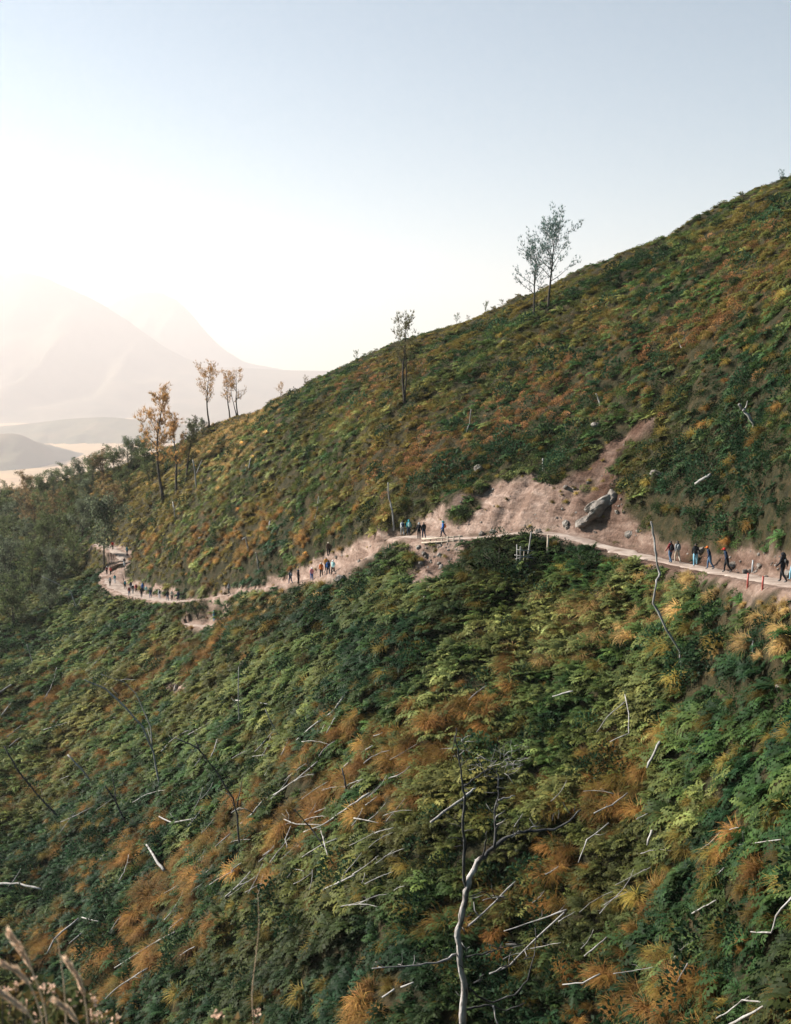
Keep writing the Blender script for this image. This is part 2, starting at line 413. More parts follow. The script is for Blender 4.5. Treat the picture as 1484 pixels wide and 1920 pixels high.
# the footpath: a worn sheet that follows the trail bed
def ribbon(Q, w, name):
    n = len(Q); m = 9; P = np.zeros((n, m, 3))
    T = np.gradient(Q[:, :2], axis=0); T /= np.linalg.norm(T, axis=1)[:, None]; N = np.stack([-T[:, 1], T[:, 0]], 1)
    for j in range(m):
        a = -1 + 2 * j / (m - 1)
        wob = (0.9 * (vn(np.arange(n) * 0.45, np.full(n, 3.0 * np.sign(a) + 9), 8) - 0.5) + 0.5 * (vn(np.arange(n) * 1.3, np.full(n, 5.0 * np.sign(a) + 9), 12) - 0.5)) * abs(a)
        ww = w * a * 0.85 + wob
        P[:, j, :2] = Q[:, :2] + N * ww[:, None]
        P[:, j, 2] = Q[:, 2] + 0.05 + 0.03 * (1 - abs(a)) - 0.10 * (abs(a) > 0.99) + 0.04 * (vn(P[:, j, 0] * 1.5, P[:, j, 1] * 1.5, 15) - 0.5)
    return link(name, grid_mesh(name, P, M_PATH))
M_PATH = path_material()
ribbon(Q1, w1, 'footpath')['kind'] = 'structure'
ribbon(Q2, w2, 'footpath')['kind'] = 'structure'

# ------------------------------------------------------------------ far country: plain, hills, mountains
def far_mat(name, cols, scale):
    return simple_mat(name, cols, scale, 0.95, 0.0, 0.05)
M_PLAIN = far_mat('dry_plain', [(0.24, 0.16, 0.09), (0.45, 0.29, 0.15), (0.34, 0.24, 0.13), (0.55, 0.36, 0.19)], 0.0016 / K)
M_MOUNT = far_mat('far_mountain_slope', [(0.05, 0.055, 0.035), (0.10, 0.09, 0.06), (0.15, 0.12, 0.08)], 0.0022 / K)
M_FHILL = far_mat('far_wooded_hill', [(0.04, 0.05, 0.03), (0.08, 0.08, 0.045), (0.13, 0.10, 0.06)], 0.005 / K)
yy = np.concatenate([np.linspace(380, 3000 * K, 60), np.linspace(3050 * K, 15500 * K, 120)])
xx = np.linspace(-1, 1, 160)
pgx = xx[None, :] * (1500 + yy[:, None] * 0.95); pgy = np.broadcast_to(yy[:, None], pgx.shape)
pgz = ZP + K * (26 * (fbm(pgx / 700 / K, pgy / 500 / K, 51, 4) - 0.5) + 90 * np.clip((pgy / K - 7300) / 4000, 0, 1) ** 1.5)
link('plain', grid_mesh('plain', np.stack([pgx, pgy, pgz], -1), M_PLAIN))['kind'] = 'structure'
def far_ridge(name, sil, d, front, back, mat, seed, rough=1.0, nx=240, ny=70):
    """a range whose crest, d metres away, passes the sight lines sil"""
    d, front, back = d * K, front * K, back * K
    sil = np.array(sil, float); X, Z = XZ(sil[:, 0], sil[:, 1]); f = spline(X, Z * d)
    Xs = np.linspace(X[0], X[-1], nx); t = np.r_[np.linspace(-1, 0, ny, endpoint=False), np.linspace(0, 1, ny // 3)]
    xg = np.broadcast_to(Xs * d, (len(t), nx)); top = np.broadcast_to(f(Xs), xg.shape)
    tt = t[:, None]; yg = d + np.where(tt < 0, front, back) * tt + 0 * xg
    yg = yg + 0.18 * front * (fbm(xg / (front * 0.5), np.full_like(xg, 2.0), seed + 4, 2) - 0.5) * (1 - np.abs(tt))
    fall = np.where(tt < 0, (1 + tt), (1 - tt)); fall = np.clip(fall, 0, 1) ** 1.25
    gully = np.abs(fbm(xg / (front * 0.16), yg / (front * 0.6), seed, 4) - 0.5) * 2
    base = ZP - 30
    z = base + (top - base) * fall
    z = z - rough * (top - base) * 0.42 * gully * fall * (1 - fall) * 2.0 - rough * 0.02 * (top - base) * (fbm(xg / (front * .05), yg / (front * .05), seed + 7, 3)) * fall
    o = link(name, grid_mesh(name, np.stack([xg, yg, z], -1), mat)); o['kind'] = 'structure'
    return o
far_ridge('mountain', [(-900, 640), (-500, 560), (-200, 520), (0, 509), (60, 511), (110, 528), (180, 562), (230, 592), (300, 640), (380, 680), (480, 690), (800, 692), (1200, 692)], 11500, 3600, 2500, M_MOUNT, 61, 1.2)
far_ridge('mountain', [(60, 660), (140, 600), (205, 566), (240, 549), (275, 543), (308, 548), (335, 562), (365, 592), (400, 634), (450, 672), (520, 690), (1000, 692)], 14200, 2400, 1200, M_MOUNT, 71, 1.2)
far_ridge('hill', [(-700, 770), (-300, 790), (-60, 800), (0, 799), (60, 793), (130, 785), (200, 781), (260, 786), (330, 792), (420, 805), (600, 815)], 6600, 900, 1200, M_FHILL, 81, 1.6)
far_ridge('hill', [(-700, 800), (-250, 790), (-80, 808), (0, 812), (45, 815), (72, 832), (95, 858), (112, 880), (150, 900), (260, 915)], 4700, 900, 900, M_FHILL, 91, 1.6)
# ------------------------------------------------------------------ plants: meshes
class Leafer:
    """many small leaf faces of one plant, each with its own slight variation of colour"""
    def __init__(s, seed): s.v = []; s.f = []; s.c = []; s.r = random.Random(seed)
    def face(s, vs, sh, col=None):
        b = len(s.v); s.v.extend([tuple(p) for p in vs]); s.f.append(tuple(range(b, b + len(vs))))
        c = col or (sh, sh, sh); s.c.extend([c] * len(vs))
    def leaf(s, p, d, side, L, w, sh, col=None):
        p = Vector(p); s.face([p, p + d * (L * .5) + side * (w * .5), p + d * L, p + d * (L * .5) - side * (w * .5)], sh, col)
    def mesh(s, name, mat):
        me = bpy.data.meshes.new(name); me.from_pydata(s.v, [], s.f); me.materials.append(mat)
        a = me.attributes.new('shade', 'FLOAT_COLOR', 'POINT')
        a.data.foreach_set('color', np.array([(*c, 1.0) for c in s.c], np.float32).ravel())
        me.update(); return me
def rvec(r):
    while True:
        q = Vector((r.uniform(-1, 1), r.uniform(-1, 1), r.uniform(-1, 1)))
        if 0.05 < q.length < 1: return q.normalized()
def fern_mesh(seed, mat, nf=9, L=0.85, pin=8):
    l = Leafer(seed); r = l.r
    for k in range(nf):
        az = 2 * math.pi * (k + r.uniform(-.35, .35)) / nf; el = R(r.uniform(38, 75)); ln = L * r.uniform(.65, 1.15) * (1 + .35 * math.cos(az))
        out = Vector((math.cos(az) + .25, math.sin(az), 0)).normalized(); p = Vector((0, 0, 0)); pts = []
        bend = R(r.uniform(75, 120)); n = pin + 1
        sh0 = r.uniform(.75, 1.25); warm = r.random()
        col = (sh0 * (1 + .25 * warm), sh0, sh0 * (1 - .2 * warm))
        for i in range(n + 1):
            e = el - bend * (i / n) ** 1.3
            d = out * math.cos(e) + Vector((0, 0, math.sin(e)))
            pts.append((p.copy(), d)); p = p + d * (ln / n)
        side = Vector((-out.y, out.x, 0)); roll = r.uniform(-.5, .5)
        for i in range(1, n):
            q, d = pts[i]; t = i / n
            w = 0.30 * ln * (math.sin(math.pi * min(1, t * 1.0 + .12)) ** .8) * (1.1 - .6 * t) + .015
            up = d.cross(side)
            for sg in (-1, 1):
                dd = (side * sg * math.cos(roll * sg) + up * (-.25 + .3 * roll * sg) + d * .55).normalized()
                k2 = r.uniform(.85, 1.12)
                l.leaf(q, dd, d, w, ln / n * 1.15, 1, tuple(c * k2 for c in col))
    return l.mesh('fern', mat)
def clump_mesh(seed, mat, n=100, rx=.5, rz=.5, ls=.125, name='shrub_clump'):
    l = Leafer(seed); r = l.r
    for k in range(n):
        q = rvec(r); q.z = abs(q.z); t = r.uniform(.45, 1.0) ** .6
        lump = 1 + .25 * math.sin(3 * math.atan2(q.y, q.x) + seed) * (1 - q.z)
        p = Vector((q.x * rx * t * lump, q.y * rx * t * lump, q.z * rz * t))
        d = (q + rvec(r) * .9 + Vector((0, 0, .15))).normalized(); side = d.cross(rvec(r)).normalized()
        sh = r.uniform(.65, 1.3); wm = r.random()
        l.leaf(p, d, side, ls * r.uniform(.7, 1.4), ls * r.uniform(.5, .8), 1, (sh * (1 + .2 * wm), sh, sh * (1 - .2 * wm)))
    return l.mesh(name, mat)
def tussock_mesh(seed, mat, n=150, L=1.0, w=.014, name='tussock'):
    l = Leafer(seed); r = l.r
    for k in range(n):
        az = r.gauss(0, 1.15); out = Vector((math.cos(az), math.sin(az), 0)); e = R(r.uniform(48, 88)); ln = L * r.uniform(.5, 1.15)
        bend = R(r.uniform(95, 175)); p = Vector((r.gauss(0, .09), r.gauss(0, .09), 0)); side = Vector((-out.y, out.x, 0)) * w
        sh = r.uniform(.7, 1.3); col = (sh, sh * r.uniform(.85, 1.1), sh * r.uniform(.7, 1.1)); prev = None
        for i in range(5):
            t = i / 4; ee = e - bend * t ** 1.4
            wd = side * (1 - .8 * t)
            if prev: l.face([prev[0] - prev[1], prev[0] + prev[1], p + wd, p - wd], 1, col)
            prev = (p.copy(), wd.copy()); p = p + (out * math.cos(ee) + Vector((.45 * t, 0, math.sin(ee)))).normalized() * (ln / 4)
    return l.mesh(name, mat)
M_INST = leaf_mat('undergrowth_leaf')
def obj_leaf_mat(name, trans=.3):
    m = leaf_mat(name, (1, 1, 1), trans); nt = m.node_tree
    oi = nt.nodes.new('ShaderNodeObjectInfo')
    mix = [n for n in nt.nodes if n.type == 'MIX'][0]; nt.links.new(oi.outputs['Color'], mix.inputs[6]); return m
M_OBJLEAF = obj_leaf_mat('plant_leaf')
kinds = []
for i in range(4): kinds.append(fern_mesh(100 + i, M_INST, nf=9 + i % 2, L=1.1, pin=7))
for i in range(4): kinds.append(clump_mesh(200 + i, M_INST))
for i in range(3): kinds.append(tussock_mesh(300 + i, M_INST))
for i in range(2): kinds.append(clump_mesh(400 + i, M_INST, 190, .75, .8, .13))
src = bpy.data.collections.new('undergrowth_plants')
for i, me in enumerate(kinds):
    src.objects.link(bpy.data.objects.new('plant_%02d' % i, me))

# ------------------------------------------------------------------ undergrowth: where each plant stands and its colour
def blob(u, v, cu, cv, ru, rv_, ang=0.0):
    a = math.radians(ang); du = u - cu; dv = v - cv
    p = du * math.cos(a) + dv * math.sin(a); q = -du * math.sin(a) + dv * math.cos(a)
    return np.exp(-((p / ru) ** 2 + (q / rv_) ** 2))
N = 200000
dd = np.linspace(24, 400, 2000)
rho = 3.9 * np.clip(90 / dd, 0.0, 1.0) ** .8
wt = np.cumsum(rho * dd); wt /= wt[-1]
pd = np.interp(rng.random(N), wt, dd); pX = rng.uniform(-0.47, 0.47, N)
x, y = pX * pd, pd
keep = (y < fDr(pX) + 14)
x, y = x[keep], y[keep]
z, td, tw, ts = H(x, y, True)
u, v = to_pix(x, y, z)
keep = (v < 2080) & (u > -230) & (u < 1720)
x, y, z, td, tw, ts, u, v = [a[keep] for a in (x, y, z, td, tw, ts, u, v)]
so = soil_mask(x, y, z)
n1 = fbm(x / 11, y / 11, 201, 3); n2 = fbm(x / 3.2, y / 3.2, 207, 3); n3 = fbm(x / 30, y / 30, 213, 2)
c_ = -0.53 * x + 0.85 * y; n_ = 0.85 * x + 0.53 * y
nr = fbm(c_ / 5.0, n_ / 16.0, 219, 3)
rnd = rng.random(x.size)
gap = fbm(x / 2.1, y / 2.1, 241, 3)
keep = (so < 0.25 + 0.06 * rnd) & (td > tw + 0.35 + 0.4 * rnd) & ((gap > .33) | (rnd < .25))
tuft_on_soil = (so >= 0.3) & (rnd < 0.09) & (td > tw + 1.0)
keep |= tuft_on_soil
x, y, z, td, tw, ts, u, v, n1, n2, n3, nr, rnd, tos = [a[keep] for a in (x, y, z, td, tw, ts, u, v, n1, n2, n3, nr, rnd, tuft_on_soil)]
n = x.size
vt_row = np.interp(u, [0, 200, 330, 500, 742, 1000, 1200, 1484], [1030, 1075, 1110, 1085, 1020, 1000, 1040, 1095])
upper = v < vt_row
# rust-red dead bracken on the upper slope
rust = (1.0 * blob(u, v, 1230, 640, 230, 75, -22) + 0.95 * blob(u, v, 980, 760, 240, 60, -22) + .8 * blob(u, v, 700, 720, 120, 40, -28) + .7 * blob(u, v, 830, 850, 170, 45, -20)
        + .5 * blob(u, v, 1400, 470, 140, 60, -25)) * upper
rust = rust * (0.25 + 1.5 * np.clip(n2 - .25, 0, 1)) * (0.4 + 1.2 * n1)
straw = (.8 * blob(u, v, 430, 830, 70, 45, -30) + .5 * blob(u, v, 480, 770, 60, 15, -25) + .6 * blob(u, v, 150, 900, 90, 40)) * upper
orange = (1.0 * blob(u, v, 470, 1035, 110, 45, 20) + .9 * blob(u, v, 570, 1000, 90, 40, -15) + .7 * blob(u, v, 740, 935, 60, 40) + .8 * blob(u, v, 330, 1050, 90, 35, 20) + .6 * blob(u, v, 640, 1010, 60, 30)
          + .55 * blob(u, v, 1020, 880, 50, 30) + .45 * blob(u, v, 1400, 850, 90, 90) + .5 * blob(u, v, 430, 1000, 120, 60, -20)) * upper
low = ~upper
orange = orange + low * (1.15 * blob(u, v, 340, 1640, 270, 120, -38) + 1.1 * blob(u, v, 640, 1470, 270, 90, -32) + .55 * blob(u, v, 1060, 1700, 190, 140, -50) + .75 * blob(u, v, 240, 1780, 200, 60, -25)
          + .7 * blob(u, v, 100, 1290, 130, 50, -15) + .7 * blob(u, v, 300, 1250, 130, 55, -20) + .6 * blob(u, v, 430, 1190, 70, 60) + .5 * blob(u, v, 1180, 1860, 170, 110) + .4 * blob(u, v, 1430, 1620, 90, 120)
          + .55 * blob(u, v, 1050, 1470, 130, 80) + .5 * blob(u, v, 60, 1450, 120, 70, -25) + .55 * blob(u, v, 780, 1880, 130, 60) + .6 * blob(u, v, 690, 1120, 40, 60) + .5 * blob(u, v, 1380, 1890, 120, 70))
cl_ = fbm(x / 1.5, y / 1.5, 231, 2)
orange = orange * np.clip((nr - .40) * 4.2, 0, 1.4) * np.clip((cl_ - .39) * 6, 0, 1.6)
straw = straw + low * (1.0 * blob(u, v, 1450, 1150, 65, 75) + .9 * blob(u, v, 1290, 1085, 55, 25) + .6 * blob(u, v, 1120, 1180, 140, 50, -10) + .35 * blob(u, v, 480, 1130, 90, 30))
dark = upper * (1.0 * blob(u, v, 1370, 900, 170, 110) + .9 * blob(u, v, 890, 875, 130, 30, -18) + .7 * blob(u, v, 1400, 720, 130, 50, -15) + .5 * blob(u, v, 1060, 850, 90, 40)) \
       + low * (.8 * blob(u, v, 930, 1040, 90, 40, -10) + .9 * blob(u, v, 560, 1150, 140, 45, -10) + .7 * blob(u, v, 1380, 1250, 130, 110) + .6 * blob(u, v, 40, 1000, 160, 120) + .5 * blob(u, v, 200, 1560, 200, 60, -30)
                + .6 * blob(u, v, 620, 1840, 200, 90) + .6 * blob(u, v, 720, 1250, 110, 70, -35) + .45 * np.clip((v - 1450) / 350, 0, 1))  # last term darkens the lowest plants, gully shade put into their colour
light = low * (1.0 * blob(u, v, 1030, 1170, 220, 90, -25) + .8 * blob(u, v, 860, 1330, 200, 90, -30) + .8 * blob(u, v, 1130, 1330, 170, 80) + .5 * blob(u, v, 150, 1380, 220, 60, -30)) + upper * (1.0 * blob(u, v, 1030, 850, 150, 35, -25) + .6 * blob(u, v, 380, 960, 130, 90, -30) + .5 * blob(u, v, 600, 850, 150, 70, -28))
kind = np.zeros(n, int); r2 = rng.random(n); r3 = rng.random(n); r4 = rng.random((n, 3))
G0 = np.array([.014, .042, .018]); G1 = np.array([.038, .080, .022]); G2 = np.array([.118, .148, .052]); OL = np.array([.140, .108, .028])
RU = np.array([.225, .120, .066]); OR = np.array([.25, .128, .042]); ST = np.array([.36, .25, .105]); DK = np.array([.011, .027, .014])
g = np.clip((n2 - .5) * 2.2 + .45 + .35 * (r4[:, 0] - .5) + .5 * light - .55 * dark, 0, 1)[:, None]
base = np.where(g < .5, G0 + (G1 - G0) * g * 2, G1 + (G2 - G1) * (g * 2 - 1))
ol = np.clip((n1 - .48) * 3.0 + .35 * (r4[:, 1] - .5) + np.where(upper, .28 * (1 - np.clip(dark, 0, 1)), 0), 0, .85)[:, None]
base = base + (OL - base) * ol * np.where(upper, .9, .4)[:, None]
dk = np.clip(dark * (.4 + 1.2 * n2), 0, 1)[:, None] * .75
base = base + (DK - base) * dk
pr = np.clip(rust, 0, 1) * .85; is_rust = r2 < pr
base = np.where(is_rust[:, None], RU * (.65 + .7 * r4[:, 2:3]) + (OL - RU) * .6 * r4[:, 0:1], base)
kind = np.where(upper, 1, 0); kind = np.where(upper & (r3 < .25) & ~is_rust, 0, kind); kind = np.where(low & (r3 < .18 + .22 * np.clip(dark, 0, 1)), 1, kind)
po = np.clip(orange, 0, 1) * .85; is_or = (r2 > 1 - po) & ~is_rust
base = np.where(is_or[:, None], OR * (.5 + .75 * r4[:, 1:2]) + (OL - OR) * .65 * r4[:, 2:3], base); kind = np.where(is_or, 2, kind)
is_st = (r3 > 1 - np.clip(straw, 0, 1) * .7) & ~is_or
base = np.where(is_st[:, None], ST * (.6 + .6 * r4[:, 1:2]), base); kind = np.where(is_st, 2, kind)
kind = np.where(tos, 2, kind); base = np.where(tos[:, None], OL * (.6 + r4[:, :1]), base)
is_gr = (rng.random(n) < .07) & (kind < 2); kind = np.where(is_gr, 2, kind); base = np.where(is_gr[:, None], OL * (.6 + .9 * r4[:, 1:2]), base)
is_big = (rng.random(n) < np.where(upper, .014, .018) + .12 * np.clip(dark, 0, 1) * (n2 > .5)) & (kind < 2) & (y < fDr(x / y) - 22)
kind = np.where(is_big, 3, kind); base = np.where(is_big[:, None], DK * (1 + .9 * r4[:, :1]), base)
sc_ = (0.62 + .85 * rng.random(n) ** 2) * np.clip((y / 75) ** .25, .9, 1.35)
sc_ = sc_ * np.where(kind == 3, 1.05 + .5 * r4[:, 0], 1) * np.where(kind == 2, np.where(tos, .5, 1.05), 1) * np.where(upper & (kind != 3), .72, 1.0)
sc_ = sc_ * (.8 + .5 * n2)
sc_ = sc_ * np.clip((fDr(x / y) + 8 - y) / 40, .6, 1)          # short growth along the windy crest
# smaller plants at the edge of the trail
sc_ = sc_ * np.clip(.35 + .45 * (td - tw), .35, 1)
# lean with the slope: downhill gradient
e = .6
gx_ = (profile(x + e, y) - profile(x - e, y)) / (2 * e); gy_ = (profile(x, y + e) - profile(x, y - e)) / (2 * e)
lean = .55
nx_, ny_ = -gx_ * lean, -gy_ * lean
base = base * (np.exp(rng.normal(0, .30, n)) * np.where(upper, 1.15, 1.0))[:, None]          # no two plants alike
yaw = np.arctan2(-gy_, -gx_) + rng.normal(0, .75, n)
rot = np.zeros((n, 3))
rot[:, 0] = -np.arctan(ny_) + rng.normal(0, .12, n); rot[:, 1] = np.arctan(nx_) + rng.normal(0, .12, n); rot[:, 2] = yaw
# euler XYZ turns about Z last, so express the lean in the turned frame
ax, ay = rot[:, 0].copy(), rot[:, 1].copy()
rot[:, 0] = ax * np.cos(yaw) + ay * np.sin(yaw); rot[:, 1] = -ax * np.sin(yaw) + ay * np.cos(yaw)
idx = np.where(kind == 0, rng.integers(0, 4, n), np.where(kind == 1, 4 + rng.integers(0, 4, n), np.where(kind == 2, 8 + rng.integers(0, 3, n), 11 + rng.integers(0, 2, n))))
zz = z - 0.06

# the tussocks that show largest are things of their own
inframe = (u > -20) & (u < 1504) & (v < 1935) & (v > 0)
cand = np.nonzero((kind == 2) & is_or & inframe & low & (v > 1150))[0]
cand = cand[np.argsort(-(sc_[cand] / y[cand]))][:260]
single = np.zeros(n, bool); single[cand] = True
tuss = [tussock_mesh(500 + i, M_OBJLEAF, 190, 1.0, .013, 'blades') for i in range(3)]
for k, i in enumerate(cand):
    o = link('grass_tussock', tuss[k % 3])
    o.location = (x[i], y[i], zz[i]); o.rotation_euler = rot[i]; s = sc_[i] * 1.1; o.scale = (s, s, s); o.color = (*base[i], 1)
    tag(o, 'drooping rust-orange grass tussock growing among the ferns of the lower slope', 'grass tussock', 'orange grass tussocks on the lower slope')

def scatter(name, sel, label, kind_='stuff'):
    m = bpy.data.meshes.new(name); k = int(sel.sum()); m.vertices.add(k)
    m.vertices.foreach_set('co', np.stack([x[sel], y[sel], zz[sel]], 1).astype(np.float32).ravel())
    def att(nm, ty, key, arr):
        a = m.attributes.new(nm, ty, 'POINT'); a.data.foreach_set(key, np.ascontiguousarray(arr).ravel())
    att('plant_rotation', 'FLOAT_VECTOR', 'vector', rot[sel].astype(np.float32))
    att('plant_scale', 'FLOAT', 'value', sc_[sel].astype(np.float32))
    att('plant_kind', 'INT', 'value', idx[sel].astype(np.int32))
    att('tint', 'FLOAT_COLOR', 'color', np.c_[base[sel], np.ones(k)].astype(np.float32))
    m.materials.append(M_INST)
    o = link(name, m); tag(o, label, kind=kind_)
    ng = bpy.data.node_groups.get('plant_scatter')
    if ng is None:
        ng = bpy.data.node_groups.new('plant_scatter', 'GeometryNodeTree')
        ng.interface.new_socket('Geometry', in_out='INPUT', socket_type='NodeSocketGeometry')
        ng.interface.new_socket('Geometry', in_out='OUTPUT', socket_type='NodeSocketGeometry')
        gi = ng.nodes.new('NodeGroupInput'); go = ng.nodes.new('NodeGroupOutput')
        ip = ng.nodes.new('GeometryNodeInstanceOnPoints'); ci = ng.nodes.new('GeometryNodeCollectionInfo')
        ci.inputs['Collection'].default_value = src; ci.inputs['Separate Children'].default_value = True; ci.inputs['Reset Children'].default_value = True
        def na(nm, ty):
            q = ng.nodes.new('GeometryNodeInputNamedAttribute'); q.data_type = ty; q.inputs['Name'].default_value = nm; return q.outputs['Attribute']
        er = ng.nodes.new('FunctionNodeEulerToRotation'); L = ng.links
        L.new(na('plant_rotation', 'FLOAT_VECTOR'), er.inputs[0])
        L.new(gi.outputs[0], ip.inputs['Points']); L.new(ci.outputs[0], ip.inputs['Instance']); ip.inputs['Pick Instance'].default_value = True
        L.new(na('plant_kind', 'INT'), ip.inputs['Instance Index']); L.new(er.outputs[0], ip.inputs['Rotation']); L.new(na('plant_scale', 'FLOAT'), ip.inputs['Scale'])
        L.new(ip.outputs[0], go.inputs[0])
    md = o.modifiers.new('plants', 'NODES'); md.node_group = ng
    return o
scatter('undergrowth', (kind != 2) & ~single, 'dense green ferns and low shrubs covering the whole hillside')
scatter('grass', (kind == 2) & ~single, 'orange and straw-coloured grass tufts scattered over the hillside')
print('PLANTS', n, len(cand))

# ------------------------------------------------------------------ trees
M_BARK = simple_mat('dark_bark', [(.030, .026, .022), (.065, .055, .045), (.11, .095, .08)], 3.0, .9, .6, .1)
M_DEAD = simple_mat('bleached_dead_wood', [(.11, .10, .095), (.24, .23, .215), (.38, .37, .35)], 2.5, .75, .4, .2, stretch=(1, 1, .3))
M_GREYWOOD = simple_mat('grey_dead_wood', [(.13, .125, .12), (.24, .23, .22), (.36, .35, .33)], 2.5, .8, .4, .15)
M_DARKWOOD = simple_mat('charred_dead_wood', [(.018, .02, .022), (.045, .045, .045), (.10, .10, .095)], 2.5, .85, .4, .15)
def grow(seed, h, crown_base, spread, lean=(0, 0), limbs=12, style='casuarina', fork=0, density=1.0, trunk_r=None):
    r = random.Random(seed); tb = MB(); lf = Leafer(seed + 1)
    tr = trunk_r or h * .017
    def sprays(p, d, size, cnt):
        for _ in range(cnt):
            c = p + rvec(r) * size * .8
            if style == 'casuarina':
                ax = (d * .7 + Vector((0, 0, .45)) + rvec(r) * .55).normalized(); sh0 = r.uniform(.6, 1.35)
                for q in range(7):
                    dv = (ax + rvec(r) * .6).normalized(); sd = dv.cross(rvec(r)).normalized()
                    ln = size * r.uniform(.6, 1.3); w = size * .13
                    lf.face([c - sd * w * .5, c + sd * w * .5, c + dv * ln], 1, (sh0 * 1.08, sh0, sh0 * .9))
            else:
                sh0 = r.uniform(.55, 1.4)
                for q in range(6):
                    dv = rvec(r); dv.z = dv.z * .6 + .2; dv.normalize(); sd = dv.cross(rvec(r)).normalized()
                    k = r.uniform(.85, 1.15) * sh0
                    lf.leaf(c + rvec(r) * size * .35, dv, sd, size * r.uniform(.35, .6), size * r.uniform(.22, .36), 1, (k * 1.05, k, k * .9))
    def limb(p0, d0, ln, r0, lvl):
        pts = [p0]; d = d0.copy(); n = 4 if lvl < 2 else 3
        for i in range(n):
            d = (d + Vector((0, 0, .16)) + rvec(r) * .22).normalized(); pts.append(pts[-1] + d * ln / n)
        tb.tube(pts, [r0 * (1 - .8 * i / n) for i in range(n + 1)], 5 if lvl < 2 else 3)
        if lvl < 2:
            for k in range(3 if lvl == 1 else 4):
                i = r.randint(1, n); a = (pts[i] - pts[i - 1]).normalized()
                dv = (a + rvec(r) * .85 + Vector((0, 0, .1))).normalized()
                limb(pts[i - 1].lerp(pts[i], r.random()), dv, ln * r.uniform(.35, .6), r0 * .45, lvl + 1)
        s0 = h * .036 if style == 'casuarina' else h * .062
        for i in range(1 if lvl else 2, n + 1):
            sprays(pts[i], (pts[i] - pts[i - 1]).normalized(), s0 * r.uniform(.8, 1.25), max(1, int((2 + lvl) * density + r.random())))
    stems = [(Vector((0, 0, -.4)), Vector((lean[0], lean[1], 1)).normalized(), h, tr)]
    for k in range(fork):
        a = r.uniform(0, 6.28); stems.append((Vector((.25 * math.cos(a), .25 * math.sin(a), -.3)), Vector((lean[0] + .25 * math.cos(a), lean[1] + .25 * math.sin(a), 1)).normalized(), h * r.uniform(.75, .95), tr * .7))
    for p0, d0, hh, r0 in stems:
        n = 9; pts = [p0]; d = d0.copy()
        for i in range(n):
            d = (d * 3 + Vector((0, 0, .55)) + rvec(r) * .33).normalized(); pts.append(pts[-1] + d * hh / n)
        rad = [r0 * (1 - .88 * i / n) * (1.35 if i == 0 else 1) for i in range(n + 1)]
        tb.tube(pts, rad, 7)
        nl = max(4, limbs // len(stems))
        for k in range(nl):
            t = crown_base + (1 - crown_base) * (k + r.random() * .8) / nl; t = min(t, .97); i = min(int(t * n), n - 1)
            p = pts[i].lerp(pts[i + 1], t * n - i); az = 2.4 * k + r.uniform(-.5, .5)
            el = R(r.uniform(28, 55)); rel = (t - crown_base) / max(1e-3, 1 - crown_base)
            ln = spread * 1.5 * hh * (1.0 - .6 * rel) * r.uniform(.75, 1.05) * (.6 + .8 * min(rel * 2.2, .5))
            limb(p, Vector((math.cos(az) * math.cos(el), math.sin(az) * math.cos(el), math.sin(el))), ln, rad[i] * .5, 1)
        sprays(pts[-1], d, h * .04, int(6 * density)); sprays(pts[-2], d, h * .04, int(5 * density))
    return tb, lf
def leafcol(name, col, trans=.4): return leaf_mat(name, col, trans)
M_CAS = leafcol('casuarina_needles', (.12, .12, .062), .5); M_CASO = leafcol('backlit_orange_needles', (.38, .235, .10), .6); M_CASB = leafcol('blue_green_needles', (.055, .115, .105), .5)  # the orange needles have the glow of backlight put into their colour
M_WOOD = leafcol('wood_leaves', (.095, .125, .055)); M_WOOD2 = leafcol('brown_wood_leaves', (.20, .145, .075)); M_WOOD3 = leafcol('grey_green_leaves', (.12, .15, .10)); M_SHRUB = leafcol('shrub_leaves', (.024, .046, .020))
def tree(name, u, vb, vt, label, seed, mat, cb=.35, spread=.28, lean=(0, 0), limbs=13, style='casuarina', fork=0, density=1.0, group=None, cat='tree', d=None):
    P = cast(u, vb) if d is None else at(u, vb, d)
    h = (vb - vt) / F * P.y * .94
    t = empty(name, P); tag(t, label, cat, group)
    tb, lf = grow(seed, h, cb, spread, lean, limbs, style, fork, density)
    tb.build('trunk', M_BARK, t); link('crown', lf.mesh('crown', mat), t)
    return t
tree('casuarina_tree', 1028, 580, 420, 'tall airy tree leaning right on the skyline, taller of the pair high on the ridge', 21, M_CASB, .36, .40, (.14, 0), 19, density=.9)
tree('casuarina_tree', 1002, 592, 456, 'thin airy tree standing just left of the tallest tree high on the ridge', 22, M_CASB, .28, .36, (-.10, 0), 15, density=.9)
tree('casuarina_tree', 760, 756, 577, 'lone slender tree with sparse crown standing mid-slope and rising above the skyline', 3, M_CAS, .34, .22, (-.06, 0), 12, fork=1, density=.75)
tree('casuarina_tree', 307, 938, 730, 'tall tree with orange-tinged crown standing above the wooded spur', 4, M_CASO, .34, .22, (-.05, 0), 15, density=1.0)
tree('casuarina_tree', 331, 925, 765, 'slim tree directly right of the tall orange-crowned tree on the spur', 5, M_CASO, .32, .17, (-.02, 0), 10)
tree('casuarina_tree', 349, 905, 778, 'short thin dark tree, rightmost of the three close trees on the spur', 6, M_CAS, .3, .18, (.02, 0), 9)
tree('casuarina_tree', 393, 800, 683, 'straight tree with rounded orange-brown crown, leftmost of three on the low ridge', 7, M_CASO, .40, .27, (0, 0), 12)
tree('casuarina_tree', 432, 782, 688, 'thin orange-brown tree between the two rounder ones on the low ridge', 8, M_CASO, .35, .22, (-.03, 0), 9, density=.8)
tree('casuarina_tree', 446, 774, 684, 'forked tree with bowed trunk, rightmost of three on the low ridge', 9, M_CASO, .38, .30, (-.10, 0), 13, fork=1)
